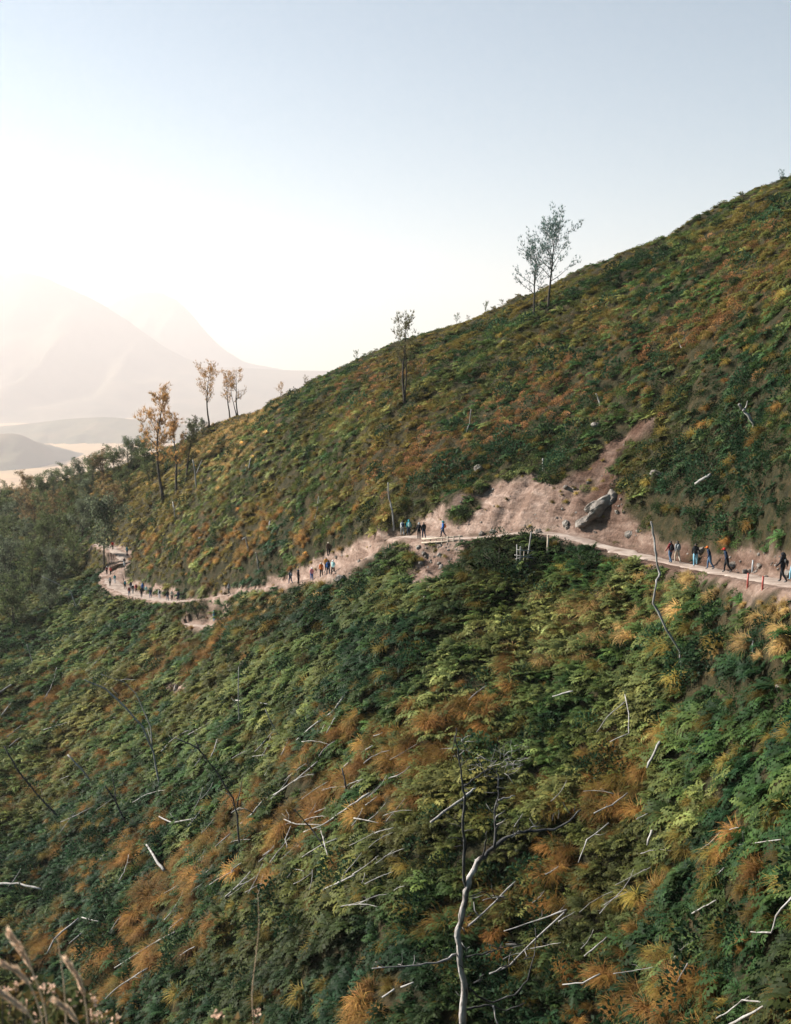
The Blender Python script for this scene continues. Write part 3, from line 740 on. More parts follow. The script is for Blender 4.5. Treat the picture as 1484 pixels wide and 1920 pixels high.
tree('broadleaf_tree', 196, 1068, 928, 'dark leafy tree standing beside the bend of the footpath, in front of the wood', 10, M_WOOD3, .30, .34, (-.05, 0), 13, 'broad', density=1.1)
for k, (u_, vb, vt, lab) in enumerate([(667, 671, 650, 'round dark bush on the skyline left of the lone slender tree'), (573, 716, 698, 'small rounded bush lowest on the bare skyline'), (526, 734, 706, 'wispy pale sapling on the skyline above the low ridge trees'),
        (857, 601, 578, 'upright bush on the skyline midway between lone tree and ridge pair'), (878, 593, 580, 'tiny bush on the skyline right beside the upright bush'), (911, 580, 555, 'spreading bush on the skyline just left of the ridge pair'),
        (941, 566, 548, 'faint small bush on the skyline closest to the ridge pair'), (1465, 336, 315, 'small blue-green bush at the top right end of the skyline')]):
    tree('skyline_bush', u_, vb, vt, lab, 30 + k, [M_WOOD, M_WOOD2, M_CASO, M_WOOD, M_WOOD2, M_WOOD, M_CAS, M_CASB][k], .15, .42, (0, 0), 7, 'broad', density=.8, group='bushes along the skyline', cat='bush')
# the wood on the far left spur
WOOD = [(15, 960, 905, 0), (48, 950, 888, 1), (78, 955, 885, 0), (100, 940, 882, 2), (128, 930, 872, 0), (150, 925, 862, 2), (172, 915, 850, 0), (195, 905, 846, 1), (218, 898, 838, 0), (243, 885, 822, 2), (262, 880, 815, 0), (285, 905, 835, 0),
        (365, 830, 788, 0), (380, 815, 785, 2), (5, 1000, 925, 0), (35, 1005, 930, 2), (65, 1000, 925, 1), (92, 1000, 925, 0), (118, 985, 915, 1), (140, 975, 908, 0), (165, 965, 900, 2), (20, 1060, 970, 0), (55, 1055, 975, 2), (88, 1050, 965, 0),
        (130, 1020, 950, 0), (155, 1010, 935, 2), (15, 1120, 1010, 2), (60, 1115, 1020, 0), (105, 1100, 1025, 2), (140, 1075, 1000, 0), (30, 1180, 1080, 0), (95, 1150, 1080, 2), (215, 960, 905, 1), (235, 930, 880, 0), (-20, 1080, 985, 0), (-30, 970, 905, 1)]
protos = {}
for k, (u_, vb, vt, m_) in enumerate(WOOD):
    key = (m_, k % 2)
    P = cast(u_, vb); h = (vb - vt) / F * P.y * .92
    if key not in protos:
        tb, lf = grow(60 + 7 * m_ + k % 2, 10.0, .08, .46, (0, 0), 15, 'broad', 1, 1.15)
        lf.c = [tuple(min(3, a * 1.0) for a in c) for c in lf.c]; protos[key] = (tb.mesh('trunk', [M_BARK]), lf.mesh('crown', [M_WOOD, M_WOOD2, M_WOOD3][m_]))
    t = empty('wood_tree', P, k * 1.7); s = h / 10.0; t.scale = (s * 1.25, s * 1.25, s)
    tag(t, ['dark green bushy tree among the wood on the far left spur', 'brownish bushy tree among the wood on the far left spur', 'grey-green bushy tree among the wood on the far left spur'][m_], 'tree', 'trees of the wood on the left spur')
    link('trunk', protos[key][0], t); link('crown', protos[key][1], t)
# single dark shrubs on the slopes
SHRUBS = [(935, 1075, 90, 'big dark bush hanging below the footpath right of the bare earth gully'), (1036, 905, 55, 'dark bush in the middle of the landslip'), (868, 972, 46, 'bush island between the two arms of the landslip'), (905, 925, 34, 'dark round bush on the upper edge of the landslip'),
          (1383, 535, 30, 'darkest round bush on the upper right slope'), (960, 688, 26, 'dark bush below the ridge pair of trees'), (812, 680, 26, 'dark bush right of the lone slender tree'), (1155, 540, 24, 'dark bush below the skyline right of the ridge pair'),
          (1205, 488, 34, 'wide dark bush just under the skyline on the right'), (1350, 425, 28, 'dark bush close under the upper right skyline'), (1448, 380, 22, 'dark bush highest on the right slope'), (1245, 470, 18, 'small dark bush beside the wide bush under the skyline'),
          (1420, 610, 40, 'broad dark bush at the right edge of the upper slope'), (1150, 825, 40, 'slim dark shrub standing at the top of the landslip'), (1065, 640, 24, 'small dark bush on the rusty bracken slope'), (955, 655, 22, 'small dark bush nearest beneath the ridge pair'),
          (1010, 1070, 50, 'bush around the rickety stick rail below the path'), (1100, 1068, 60, 'bushy green shrub along the lower edge of the footpath'), (372, 1158, 60, 'dark green shrub between the two visible stretches of lower path'), (736, 1060, 50, 'leafy bush below the hikers left of the bare earth gully'),
          (720, 1085, 50, 'green bush under the dirt bank beside the footpath'), (1310, 985, 60, 'dark shrub on the cut bank above the walkers'), (1400, 1000, 70, 'tall dark shrub above the orange-capped walker'), (1240, 960, 40, 'dark shrub at the right end of the landslip')]
for k, (u_, vb, wpx, lab) in enumerate(SHRUBS):
    P = cast(u_, vb); wd = wpx / F * P.y
    t = empty('shrub', P - Vector((0, 0, .1))); tag(t, lab, 'shrub', 'dark shrubs on the slope')
    r = random.Random(900 + k); tb = MB(); lf = Leafer(950 + k); hh = wd * r.uniform(.55, .75)
    for q in range(7):
        a = r.uniform(0, 6.28); e = Vector((math.cos(a) * wd * .33, math.sin(a) * wd * .33, hh * r.uniform(.4, .8)))
        tb.tube([(0, 0, -.2), e * .5 + Vector((0, 0, hh * .12)), e], [wd * .018, wd * .012, wd * .005], 4)
    lobes = [(Vector((r.uniform(-.28, .28) * wd, r.uniform(-.2, .2) * wd, r.uniform(.25, .62) * hh)), r.uniform(.2, .34) * wd) for _ in range(7)]
    ls = max(.14, .0011 * P.y) * 1.2
    for q in range(int(320 + 260 * min(2, wd / 2.5))):
        c, rr = r.choice(lobes); dv = rvec(r); p = c + Vector((dv.x, dv.y, dv.z * .75)) * rr * r.uniform(.55, 1.05)
        if p.z < 0: continue
        d2 = (dv + rvec(r) * .8).normalized(); sh = r.uniform(.6, 1.5)
        lf.leaf(p, d2, d2.cross(rvec(r)).normalized(), ls * r.uniform(.7, 1.5), ls * .6, 1, (sh * 1.1, sh, sh * .85))
    tb.build('stem', M_BARK, t); link('foliage', lf.mesh('foliage', M_SHRUB), t)
# ------------------------------------------------------------------ dead wood
def rad_px(w, d): return max(.012, w * .31 / F * d)
def wood(name, kind_, pts, w0, w1, mat, label, twigs=2, cat='dead branch', group=None, extra=()):
    """kind f: lying on the ferns, following the slope; kind s: standing, the last pixel is the foot"""
    r = random.Random(sum(map(ord, label)) + int(pts[0][0] * 13 + pts[0][1]))
    def path(px, d_fix=None):
        out = []
        for i, (u_, v_) in enumerate(px):
            if d_fix is None:
                c = cast(u_, v_); out.append(at(u_, v_, c.y - min(2.8, 1.0 + .017 * c.y)))
            else: out.append(at(u_, v_, d_fix * (1 + r.uniform(-.006, .006))))
        return out
    if kind_ == 's':
        foot = cast(*pts[-1]); P = path(pts[:-1], foot.y); P.append(foot - Vector((0, 0, .3)))
        dref = foot.y; base = foot
    else:
        P = path(pts); dref = sum(p.y for p in P) / len(P); base = P[-1]
    t = empty(name, base); tag(t, label, cat, group)
    mb = MB(); Q = []
    for i in range(len(P) - 1):
        for k in range(3):
            q = P[i].lerp(P[i + 1], k / 3)
            if k or i: q = q + rvec(r) * rad_px(w0, dref) * .5
            Q.append(q)
    Q.append(P[-1]); n = len(Q)
    if kind_ == 's': ws = [w1 + (w0 - w1) * i / (n - 1) for i in range(n)]
    else: ws = [w0 + (w1 - w0) * i / (n - 1) for i in range(n)]
    mb.tube([q - base for q in Q], [rad_px(w, dref) * r.uniform(.78, 1.22) for w in ws], 6)
    mb.build('stem', mat, t)
    L = (P[0] - P[-1]).length
    for ex in extra:
        E = path(ex, foot.y if kind_ == 's' else None); e = MB()
        ee = [E[0]]
        for i in range(len(E) - 1):
            ee += [E[i].lerp(E[i + 1], .5) + rvec(r) * .03, E[i + 1]]
        w_ = max(w1, w0 * .55)
        e.tube([q - base for q in ee], [rad_px(w_ * (1 - .6 * i / (len(ee) - 1)), dref) for i in range(len(ee))], 5)
        e.build('branch', mat, t)
    for k in range(twigs):
        i = r.randint(1, n - 2); a = (Q[i] - Q[i + 1]).normalized(); dv = (a * .5 + rvec(r) * .8 + Vector((0, 0, .35))).normalized()
        ln = L * r.uniform(.10, .26); e = MB()
        p = Q[i] - base; e.tube([p, p + dv * ln * .5 + rvec(r) * ln * .06, p + (dv + rvec(r) * .3).normalized() * ln], [rad_px(w1, dref) * .7, rad_px(w1, dref) * .5, rad_px(w1, dref) * .25], 4)
        e.build('twig', mat, t)
    return t
LOG, BR, SN = 'fallen_trunk', 'dead_branch', 'dead_snag'
B_, G_, K_ = M_DEAD, M_GREYWOOD, M_DARKWOOD
DW = [
 (LOG, 'f', [(652, 1296), (629, 1330), (594, 1356), (556, 1388)], 7, 4, B_, 'long pale fallen trunk, topmost of the three side by side at slope centre', 1),
 (BR, 'f', [(641, 1328), (626, 1349), (613, 1374)], 4.5, 3, B_, 'short pale stick, rightmost of the three side by side at slope centre', 0),
 (BR, 'f', [(629, 1330), (612, 1353), (601, 1374)], 4, 3, B_, 'short pale stick in the middle of three side by side at slope centre', 0),
 (LOG, 'f', [(596, 1428), (556, 1461), (521, 1486), (493, 1501), (475, 1524), (452, 1544)], 4.5, 7, B_, 'longest bleached fallen trunk bending down through the orange grass', 2),
 (LOG, 'f', [(694, 1487), (657, 1510), (626, 1533), (601, 1549), (570, 1560)], 7, 4, B_, 'bleached fallen trunk pointing uphill right of the tangle of sticks', 2),
 (BR, 'f', [(601, 1552), (608, 1580), (616, 1608)], 5, 4, B_, 'pale stick standing down from the tangle of sticks at slope centre', 0),
 (SN, 's', [(552, 1517), (580, 1549), (601, 1577), (621, 1604)], 6, 4, K_, 'leaning dark dead stem crossing the tangle of pale sticks', 1),
 (BR, 'f', [(633, 1572), (598, 1587), (570, 1605), (543, 1623)], 3, 4, B_, 'thin pale branch lying below the tangle of sticks', 1),
 (BR, 'f', [(533, 1536), (556, 1545), (603, 1547)], 4, 3, B_, 'pale branch lying level across the top of the tangle', 3),
 (BR, 'f', [(546, 1549), (535, 1573), (539, 1590)], 5, 3, B_, 'curved pale branch hanging at the left side of the tangle', 1),
 (BR, 'f', [(664, 1534), (710, 1543)], 4, 2.5, B_, 'small level pale stick right of the tangle', 0),
 (LOG, 'f', [(665, 1641), (636, 1654), (607, 1669)], 6, 7, B_, 'lone thick pale log lying among green ferns below slope centre', 0),
 (LOG, 'f', [(882, 1488), (843, 1515), (808, 1542)], 7, 10, B_, 'thick pale broken log just left of the big dead tree', 0),
 (BR, 'f', [(699, 1398), (664, 1421), (645, 1438)], 4, 6, B_, 'pale log lying between two orange patches right of slope centre', 0),
 (BR, 'f', [(511, 1373), (486, 1402), (478, 1409)], 4, 3, B_, 'bent pale stick left of the small standing snag', 0),
 (SN, 's', [(498, 1330), (513, 1360), (529, 1388)], 6, 4, G_, 'small grey snag leaning left near slope centre', 1),
 (BR, 'f', [(543, 1366), (540, 1391), (528, 1416)], 4, 5, B_, 'short curved pale stick right of the small grey snag', 0),
 (LOG, 'f', [(740, 1855), (717, 1870)], 7, 7, B_, 'short pale log piece left of the big dead tree near the bottom', 0),
 (LOG, 'f', [(776, 1842), (752, 1851)], 6, 6, B_, 'stubby pale log piece nearest left of the big dead tree base', 0),
 (LOG, 'f', [(967, 1653), (927, 1692), (899, 1719), (879, 1736)], 5, 9, B_, 'straight pale trunk leaning uphill right behind the big dead tree', 1),
 (LOG, 'f', [(1059, 1711), (1006, 1760), (955, 1811), (918, 1826)], 6, 6, B_, 'long white fallen branch right of the big dead tree', 2),
 (BR, 'f', [(1063, 1706), (1010, 1725), (945, 1746)], 6, 3, B_, 'thin pale branch above the long white fallen branch', 2),
 (BR, 'f', [(1172, 1302), (1179, 1339), (1179, 1375), (1144, 1391)], 4, 3.5, B_, 'hooked pale branch among light green ferns below the leaning pole', 0),
 (BR, 'f', [(1172, 1316), (1140, 1343), (1119, 1373)], 4, 2, B_, 'thin pale branch splitting left from the hooked branch', 1),
 (LOG, 'f', [(1238, 1391), (1226, 1414), (1214, 1440)], 9, 7, B_, 'pale sawn log standing out with a bright cut end', 0),
 (BR, 'f', [(1177, 1487), (1148, 1509), (1114, 1525)], 6, 4, B_, 'pale arched branch right of the big dead tree top', 1),
 (BR, 'f', [(1142, 1543), (1101, 1575), (1085, 1617)], 5, 4, B_, 'pale bent branch under the arched branch on the right', 1),
 (LOG, 'f', [(1223, 1557), (1214, 1585)], 8, 6, B_, 'short pale stump piece among ferns right of centre', 0),
 (LOG, 'f', [(1358, 1628), (1340, 1646), (1320, 1664)], 7, 6, B_, 'short thick pale log on the dark fern slope at right', 0),
 (BR, 'f', [(1343, 1688), (1320, 1700), (1296, 1714)], 5, 4, B_, 'pale stick above the dark hollow at lower right', 0),
 (LOG, 'f', [(1490, 1678), (1455, 1717), (1447, 1749), (1408, 1747)], 8, 4, B_, 'crooked pale branch cut off by the right edge', 1),
 (BR, 'f', [(1465, 1574), (1420, 1580), (1384, 1584)], 3, 3, B_, 'thin level stick on the ferns near the right edge', 1),
 (BR, 'f', [(1138, 1758), (1118, 1775), (1096, 1793)], 6, 5, B_, 'pale stick under the orange tussocks at lower right centre', 0),
 (BR, 'f', [(1126, 1826), (1093, 1843), (1055, 1846)], 5, 4, B_, 'white bent branch in the shade right of the big dead tree base', 0),
 (BR, 'f', [(1290, 1806), (1282, 1820), (1268, 1846)], 5, 3, G_, 'grey bent stick in the dark hollow at lower right', 1),
 (BR, 'f', [(1437, 1879), (1392, 1875), (1365, 1898), (1343, 1910)], 5, 5, B_, 'upper crooked white branch in the lower right corner', 1),
 (LOG, 'f', [(1440, 1882), (1408, 1902), (1368, 1922)], 8, 9, B_, 'thick white branch in the lower right corner', 0),
 (SN, 's', [(158, 1274), (199, 1291), (236, 1325), (266, 1360), (288, 1410), (302, 1482)], 8, 4, G_, 'tall forked dead tree leaning left across the lower left slope', 2, [[(286, 1400), (283, 1362), (256, 1301), (232, 1278), (189, 1264)]]),
 (SN, 's', [(127, 1415), (152, 1441), (177, 1470)], 5, 5, G_, 'short leaning grey snag left of the forked dead tree foot', 0),
 (SN, 's', [(198, 1474), (216, 1498), (240, 1547)], 6, 5, K_, 'dark snag with a pale prong left below the forked dead tree', 0, [[(218, 1504), (216, 1480), (211, 1456)]]),
 (SN, 's', [(328, 1383), (371, 1402), (404, 1444), (438, 1498), (445, 1529), (451, 1612)], 6, 4, K_, 'long dark dead tree bending over left of the fallen trunks', 2, [[(376, 1408), (368, 1390), (366, 1380)], [(445, 1510), (452, 1480), (456, 1455)]]),
 (SN, 's', [(8, 1398), (34, 1444), (67, 1485), (117, 1537)], 6, 4, K_, 'long dark stem leaning left at the left edge', 2),
 (LOG, 'f', [(275, 1584), (293, 1613), (308, 1632)], 7, 9, B_, 'white thick log pointing down in the orange grass at lower left', 0),
 (BR, 'f', [(299, 1531), (323, 1543), (368, 1534)], 5, 4, B_, 'curled white branch above the orange grass at lower left', 1),
 (LOG, 'f', [(-5, 1657), (34, 1657), (78, 1667)], 8, 6, G_, 'grey log entering from the left edge', 0),
 (BR, 'f', [(148, 1722), (101, 1761), (88, 1788)], 6, 4, B_, 'bent pale branch above the foreground grass plumes', 1),
 (BR, 'f', [(328, 1748), (286, 1770), (215, 1815)], 6, 3, B_, 'long thin pale branch on the lower left slope', 0),
 (BR, 'f', [(277, 1816), (229, 1845), (198, 1873)], 6, 4, B_, 'pale branch under the long thin one at lower left', 1),
 (BR, 'f', [(366, 1775), (352, 1782), (338, 1791)], 4, 4, B_, 'tiny pale stick right of the long thin branch at lower left', 0),
 (BR, 'f', [(470, 1634), (448, 1660), (423, 1681)], 4, 5, B_, 'pale branch in orange grass below the bending dark dead tree', 1),
 (BR, 'f', [(64, 1362), (37, 1384), (18, 1399)], 4, 4, B_, 'lower of two crossed pale sticks by the left edge', 0),
 (BR, 'f', [(41, 1360), (14, 1381)], 3, 4, B_, 'upper of two crossed pale sticks by the left edge', 0),
 (BR, 'f', [(197, 1602), (178, 1622)], 4, 3, B_, 'single small pale stick on dark ferns at left', 0),
 (BR, 'f', [(153, 1750), (130, 1769)], 5, 4, G_, 'short grey stick right of the bent pale branch', 0),
 (BR, 'f', [(154, 1720), (187, 1728)], 4, 3, B_, 'level pale stick right of the bent pale branch top', 0),
 (BR, 'f', [(433, 1562), (404, 1588)], 3, 4, B_, 'thin pale stick beside the foot of the bending dark dead tree', 1),
 (LOG, 'f', [(-4, 1300), (20, 1286), (34, 1278)], 6, 4, B_, 'pale log at the left edge below the far wood', 0),
 (BR, 'f', [(4, 1340), (21, 1319)], 5, 3, B_, 'short pale stick at the left edge under the pale log', 0),
 (BR, 'f', [(208, 1206), (189, 1234), (176, 1246)], 4, 4, B_, 'forked pale stick on the slope below the far footpath bend', 1),
 (SN, 's', [(79, 1081), (104, 1092), (133, 1109), (149, 1149)], 3.5, 3, G_, 'thin leaning grey dead tree below the wood', 2),
 (SN, 's', [(51, 1208), (58, 1230), (65, 1253)], 4, 2.5, G_, 'thin straight grey snag on the left slope', 0),
 (SN, 's', [(124, 940), (131, 948), (141, 963)], 5, 4, B_, 'white leaning snag in front of the wood', 0),
 (SN, 's', [(362, 862), (366, 880), (370, 920)], 6, 4, B_, 'white Y-shaped snag on the green slope right of the spur trees', 0, [[(368, 890), (374, 875), (379, 862)]]),
 (SN, 's', [(324, 941), (327, 952), (330, 972)], 5, 3, B_, 'small white Y-shaped snag below the bigger one', 0, [[(328, 956), (333, 948), (337, 941)]]),
 (SN, 's', [(471, 859), (468, 870), (466, 884)], 4, 3, B_, 'small white stick snag high on the green slope', 0),
 (SN, 's', [(455, 1012), (461, 1006), (464, 1020), (467, 1038)], 5, 4, B_, 'left of two pale snags in the orange bushes above the path', 1),
 (SN, 's', [(480, 1036), (483, 1050), (487, 1072)], 5, 4, B_, 'right of two pale snags in the orange bushes above the path', 1),
 (SN, 's', [(507, 977), (505, 986), (503, 998)], 6, 5, B_, 'stubby white snag on green slope above the orange bushes', 0),
 (SN, 's', [(598, 930), (595, 958), (587, 980)], 3.5, 3, B_, 'thin curved white snag alone on the mid slope', 0),
 (SN, 's', [(728, 905), (730, 934), (736, 961), (739, 993)], 7, 4, B_, 'tall pale snag beside the five hikers on the path', 2),
 (BR, 'f', [(806, 1099), (800, 1110), (794, 1125)], 5, 5, B_, 'pale forked stick at the foot of the bare earth gully', 1),
 (SN, 's', [(884, 767), (881, 793), (873, 815)], 4, 3, B_, 'thin white snag on the rusty bracken slope', 0),
 (SN, 's', [(1018, 860), (1019, 870), (1021, 884)], 7, 6, B_, 'short pale stump above the landslip', 1),
 (LOG, 's', [(1386, 758), (1392, 768), (1408, 784), (1421, 803)], 11, 8, B_, 'thick white broken trunk high on the right slope', 0, [[(1394, 770), (1400, 762), (1402, 752)]]),
 (LOG, 'f', [(1333, 889), (1318, 898), (1304, 907)], 9, 7, G_, 'grey log lying on the dark bank above the walkers', 0),
 (SN, 's', [(1118, 738), (1122, 748), (1128, 760)], 5, 4, B_, 'small white snag on the green rib above the landslip', 1),
 (SN, 's', [(1268, 634), (1274, 644), (1283, 655)], 4, 3, B_, 'thin white snag on the red bracken at upper right', 0),
 (SN, 's', [(1221, 978), (1228, 1010), (1230, 1040), (1237, 1075), (1230, 1095), (1225, 1130), (1250, 1180), (1275, 1222), (1279, 1250)], 8, 6, G_, 'long crooked dead pole rising in front of the path near the walkers', 0),
 (BR, 'f', [(1075, 1296), (1056, 1301), (1036, 1306)], 6, 4, B_, 'small pale stick on bright ferns right of centre', 0),
 (BR, 'f', [(910, 1287), (895, 1298), (880, 1312)], 4, 5, B_, 'small pale stick on dark ferns at picture centre', 0),
 (BR, 'f', [(442, 1313), (470, 1316), (502, 1320)], 4, 3, B_, 'level pale branch left of the small grey snag', 1),
 (SN, 's', [(448, 1250), (447, 1300), (449, 1360)], 4, 2.5, G_, 'thin upright grey dead stem on the mid left slope', 1),
 (SN, 's', [(642, 1440), (648, 1470), (655, 1500)], 6, 5, K_, 'short dark upright snag above the uphill-pointing trunk', 0),
 (BR, 's', [(1412, 1198), (1412, 1208), (1414, 1222)], 6, 6, B_, 'small pale stub on the dark slope under the red posts', 0),
]
rw = random.Random(77)
for k in range(112):
    if k < 72: u0, v0 = rw.uniform(330, 740), rw.uniform(1370, 1700)
    elif k < 94: u0, v0 = rw.uniform(880, 1440), rw.uniform(1480, 1860)
    else: u0, v0 = rw.uniform(10, 320), rw.uniform(1240, 1760)
    an = R(rw.gauss(36, 14)); ln = rw.uniform(22, 80) * (.8 if k < 72 else 1); c_an = rw.uniform(-.35, .35)
    px = [(u0 + ln * t * math.cos(an + c_an * t), v0 - ln * t * math.sin(an + c_an * t)) for t in (0, .35, .7, 1)]
    w_ = rw.uniform(2.2, 4.0)
    DW.append((BR, 'f', px, w_, w_ * .45, B_ if rw.random() < .45 else G_, ['thin weathered branch lying in the tangle of dead wood at slope centre', 'thin weathered branch lying on the ferns of the lower right slope', 'thin weathered branch lying on the lower left slope'][0 if k < 72 else 1 if k < 94 else 2], rw.randint(1, 3)))
for q in DW: wood(*q[:7], q[7] if len(q) > 7 else 1, cat={'fallen_trunk': 'log', 'dead_branch': 'dead branch', 'dead_snag': 'dead tree'}[q[0]], group={'fallen_trunk': 'fallen trunks on the slope', 'dead_branch': 'dead branches on the slope', 'dead_snag': 'dead snags on the slope'}[q[0]], extra=q[8] if len(q) > 8 else ())

# the big dead tree in front
M_BIGDEAD = simple_mat('peeling_dead_bark', [(.02, .022, .025), (.07, .06, .055), (.30, .28, .26), (.44, .42, .40), (.16, .12, .10)], 2.2, .8, 1.0, .15, stretch=(1, 1, .35), dist=.08)
D0 = 46.0
fx_, _ = XZ(868, 1920); foot = Vector((float(fx_) * D0, D0, 0)); foot.z = float(H(np.array([foot.x]), np.array([D0]))[0])
big = empty('dead_tree', foot); tag(big, 'tall bare dead tree with peeling white trunk and dark forked limbs at the bottom centre', 'dead tree')
def limb_px(name, px, w0, w1, mat, dz=0.0, n=8):
    r = random.Random(int(px[0][0] * 7 + px[-1][1])); P = []
    k = len(px)
    for i, (a, b) in enumerate(px): P.append(at(a, b, D0 + dz * i / max(1, k - 1)))
    if name == 'trunk': P = [foot - Vector((0, 0, .4))] + P
    Q = []
    for i in range(len(P) - 1):
        for j in range(3):
            q = P[i].lerp(P[i + 1], j / 3); Q.append(q + rvec(r) * (.05 if j else 0))
    Q.append(P[-1]); m = len(Q)
    mb = MB(); mb.tube([q - foot for q in Q], [rad_px(w0 + (w1 - w0) * i / (m - 1), D0) * r.uniform(.82, 1.2) for i in range(m)], n)
    return mb.build(name, mat, big)
tr_ = limb_px('trunk', [(868, 1925), (872, 1862), (862, 1800), (858, 1755), (866, 1718), (874, 1672), (880, 1645), (893, 1620), (905, 1608)], 24, 15, M_BIGDEAD, 0, 9)
def child_limb(px, w0, w1, mat, dz): limb_px('limb', px, w0, w1, mat, dz, 6)
child_limb([(903, 1610), (922, 1592), (945, 1574), (968, 1563), (990, 1558), (1040, 1556), (1068, 1540), (1090, 1518)], 14, 6, M_DARKWOOD, 1.5)
child_limb([(874, 1672), (870, 1640), (872, 1590), (868, 1540), (872, 1500), (868, 1470), (862, 1430), (855, 1392), (856, 1365)], 11, 3, M_DARKWOOD, -1.2)
child_limb([(870, 1497), (880, 1487), (893, 1478)], 9, 5, M_DEAD, .3)
child_limb([(868, 1478), (885, 1462), (905, 1448), (930, 1440)], 6, 2.5, M_DARKWOOD, .8)
child_limb([(862, 1430), (848, 1405), (852, 1380)], 4, 2, M_DARKWOOD, -.4)
child_limb([(927, 1590), (930, 1555), (928, 1520), (936, 1490), (935, 1462), (932, 1440)], 9, 3.5, M_DARKWOOD, .9)
child_limb([(936, 1500), (950, 1497), (966, 1492)], 6, 4, M_GREYWOOD, .4)
child_limb([(905, 1606), (910, 1580), (914, 1558)], 6, 2.5, M_DARKWOOD, -.5)
child_limb([(866, 1545), (850, 1535), (830, 1520)], 4, 2, M_DARKWOOD, -.5)
child_limb([(868, 1578), (855, 1570), (838, 1570)], 4, 2, M_DARKWOOD, -.6)
child_limb([(858, 1789), (830, 1802), (800, 1806), (760, 1812), (698, 1816)], 8, 3, M_GREYWOOD, -2)
child_limb([(872, 1795), (905, 1790), (935, 1780), (990, 1768)], 6, 2.5, M_DARKWOOD, 1)
child_limb([(872, 1848), (895, 1868), (925, 1880), (965, 1866), (990, 1838), (1003, 1790), (1004, 1740)], 8, 3, M_DARKWOOD, 1.6)
child_limb([(870, 1895), (900, 1888), (925, 1885), (950, 1895), (985, 1880)], 9, 3, M_DARKWOOD, .8)
child_limb([(924, 1886), (928, 1900), (936, 1925)], 7, 4, M_DEAD, -.3)
child_limb([(880, 1682), (905, 1672), (935, 1690), (960, 1682)], 4, 2, M_DARKWOOD, 1)
rt = random.Random(5)
for cx, cy, nn, rr in ((955, 1425, 34, 36), (868, 1400, 10, 24), (905, 1432, 12, 24)):
    for k in range(nn):                                            # a tangle of fine dry twigs
        q = [(cx + rt.gauss(0, rr * .45), cy + rt.gauss(0, rr * .38))]; an = rt.uniform(0, 6.28); dz = [rt.uniform(-.8, 1.2)]
        for j in range(4):
            an += rt.uniform(-.7, .7); st_ = rr * rt.uniform(.15, .36); q.append((q[-1][0] + st_ * math.cos(an), q[-1][1] + st_ * math.sin(an) * .8)); dz.append(dz[-1] + rt.uniform(-.3, .3))
        mb = MB(); mb.tube([at(*w_, D0 + .6 + z_) - foot for w_, z_ in zip(q, dz)], [.016, .014, .011, .008, .005], 4)
        mb.build('twig', M_GREYWOOD if k % 3 else M_DARKWOOD, big)
for a, b, nn in (((872, 1590), (868, 1430), 12), ((930, 1560), (934, 1450), 10), ((945, 1574), (1085, 1520), 16), ((862, 1800), (700, 1816), 10), ((905, 1790), (990, 1768), 8), ((872, 1848), (1000, 1790), 12), ((866, 1900), (880, 1650), 12), ((880, 1682), (960, 1682), 5)):
    for k in range(nn):
        s = rt.random(); c = (a[0] + (b[0] - a[0]) * s + rt.uniform(-3, 3), a[1] + (b[1] - a[1]) * s + rt.uniform(-3, 3)); an = rt.uniform(0, 6.28); ln = rt.uniform(8, 30) if nn != 12 or a[0] != 866 else rt.uniform(9, 16)
        e = (c[0] + ln * math.cos(an), c[1] - abs(ln * math.sin(an)) * .9); m_ = ((c[0] + e[0]) / 2 + rt.uniform(-3, 3), (c[1] + e[1]) / 2 + rt.uniform(-3, 3)); dz = rt.uniform(-.7, .7)
        mb = MB(); mb.tube([at(*c, D0) - foot, at(*m_, D0 + dz * .5) - foot, at(*e, D0 + dz) - foot], [.03, .018, .008], 4); mb.build('twig', M_DARKWOOD if rt.random() < .6 else M_GREYWOOD, big)
# ------------------------------------------------------------------ rocks, rails and posts
M_ROCK = simple_mat('grey_rock', [(.09, .078, .068), (.18, .16, .14), (.29, .265, .24)], 1.6, .9, .9, .15, dist=.12)
M_TIMBER = simple_mat('weathered_timber', [(.26, .20, .15), (.40, .33, .26), (.50, .44, .37)], 4, .85, .4, .1)
M_RED = simple_mat('red_paint', [(.30, .05, .04), (.40, .09, .07)], 6, .6, .15, .3)
M_STEEL = simple_mat('grey_post_paint', [(.30, .33, .35), (.42, .45, .47)], 6, .6, .1, .4)
def rock(u_, v_, dims, label, seed, rot=(0, 0, 0), lift=0.0, name='boulder', cat='rock', group=None):
    P = cast(u_, v_); t = MB(); me = bpy.data.meshes.new(name)
    n = 16; vs = []; fs = []
    from mathutils import noise as mn
    off = Vector((seed * 7.3, seed * 3.1, seed * 1.7))
    cuts = [(rvec(random.Random(seed * 31 + i)), random.Random(seed * 17 + i).uniform(.62, .88)) for i in range(11)]
    for j in range(n + 1):
        th = math.pi * j / n
        for k in range(2 * n):
            ph = math.pi * k / n
            q = Vector((math.sin(th) * math.cos(ph), math.sin(th) * math.sin(ph), math.cos(th))); rr = 1.0
            for nv, dv in cuts:                                    # broken planes
                c = q.dot(nv)
                if c > 1e-3: rr = min(rr, dv / c)
            a = rr * (1 + .16 * mn.fractal(q * 1.5 + off, 1.0, 2.0, 4) + .05 * mn.fractal(q * 6 + off, 1.0, 2.0, 3))
            vs.append((q.x * a * dims[0] / 1.6, q.y * a * dims[1] / 1.6, q.z * a * dims[2] / 1.6))
    for j in range(n):
        for k in range(2 * n): fs.append((j * 2 * n + k, (j + 1) * 2 * n + k, (j + 1) * 2 * n + (k + 1) % (2 * n), j * 2 * n + (k + 1) % (2 * n)))
    t.add(vs, fs); o = t.build(name, M_ROCK, smooth=False)
    o.location = P + Vector((0, 0, lift)); o.rotation_euler = rot; tag(o, label, cat, group); return o
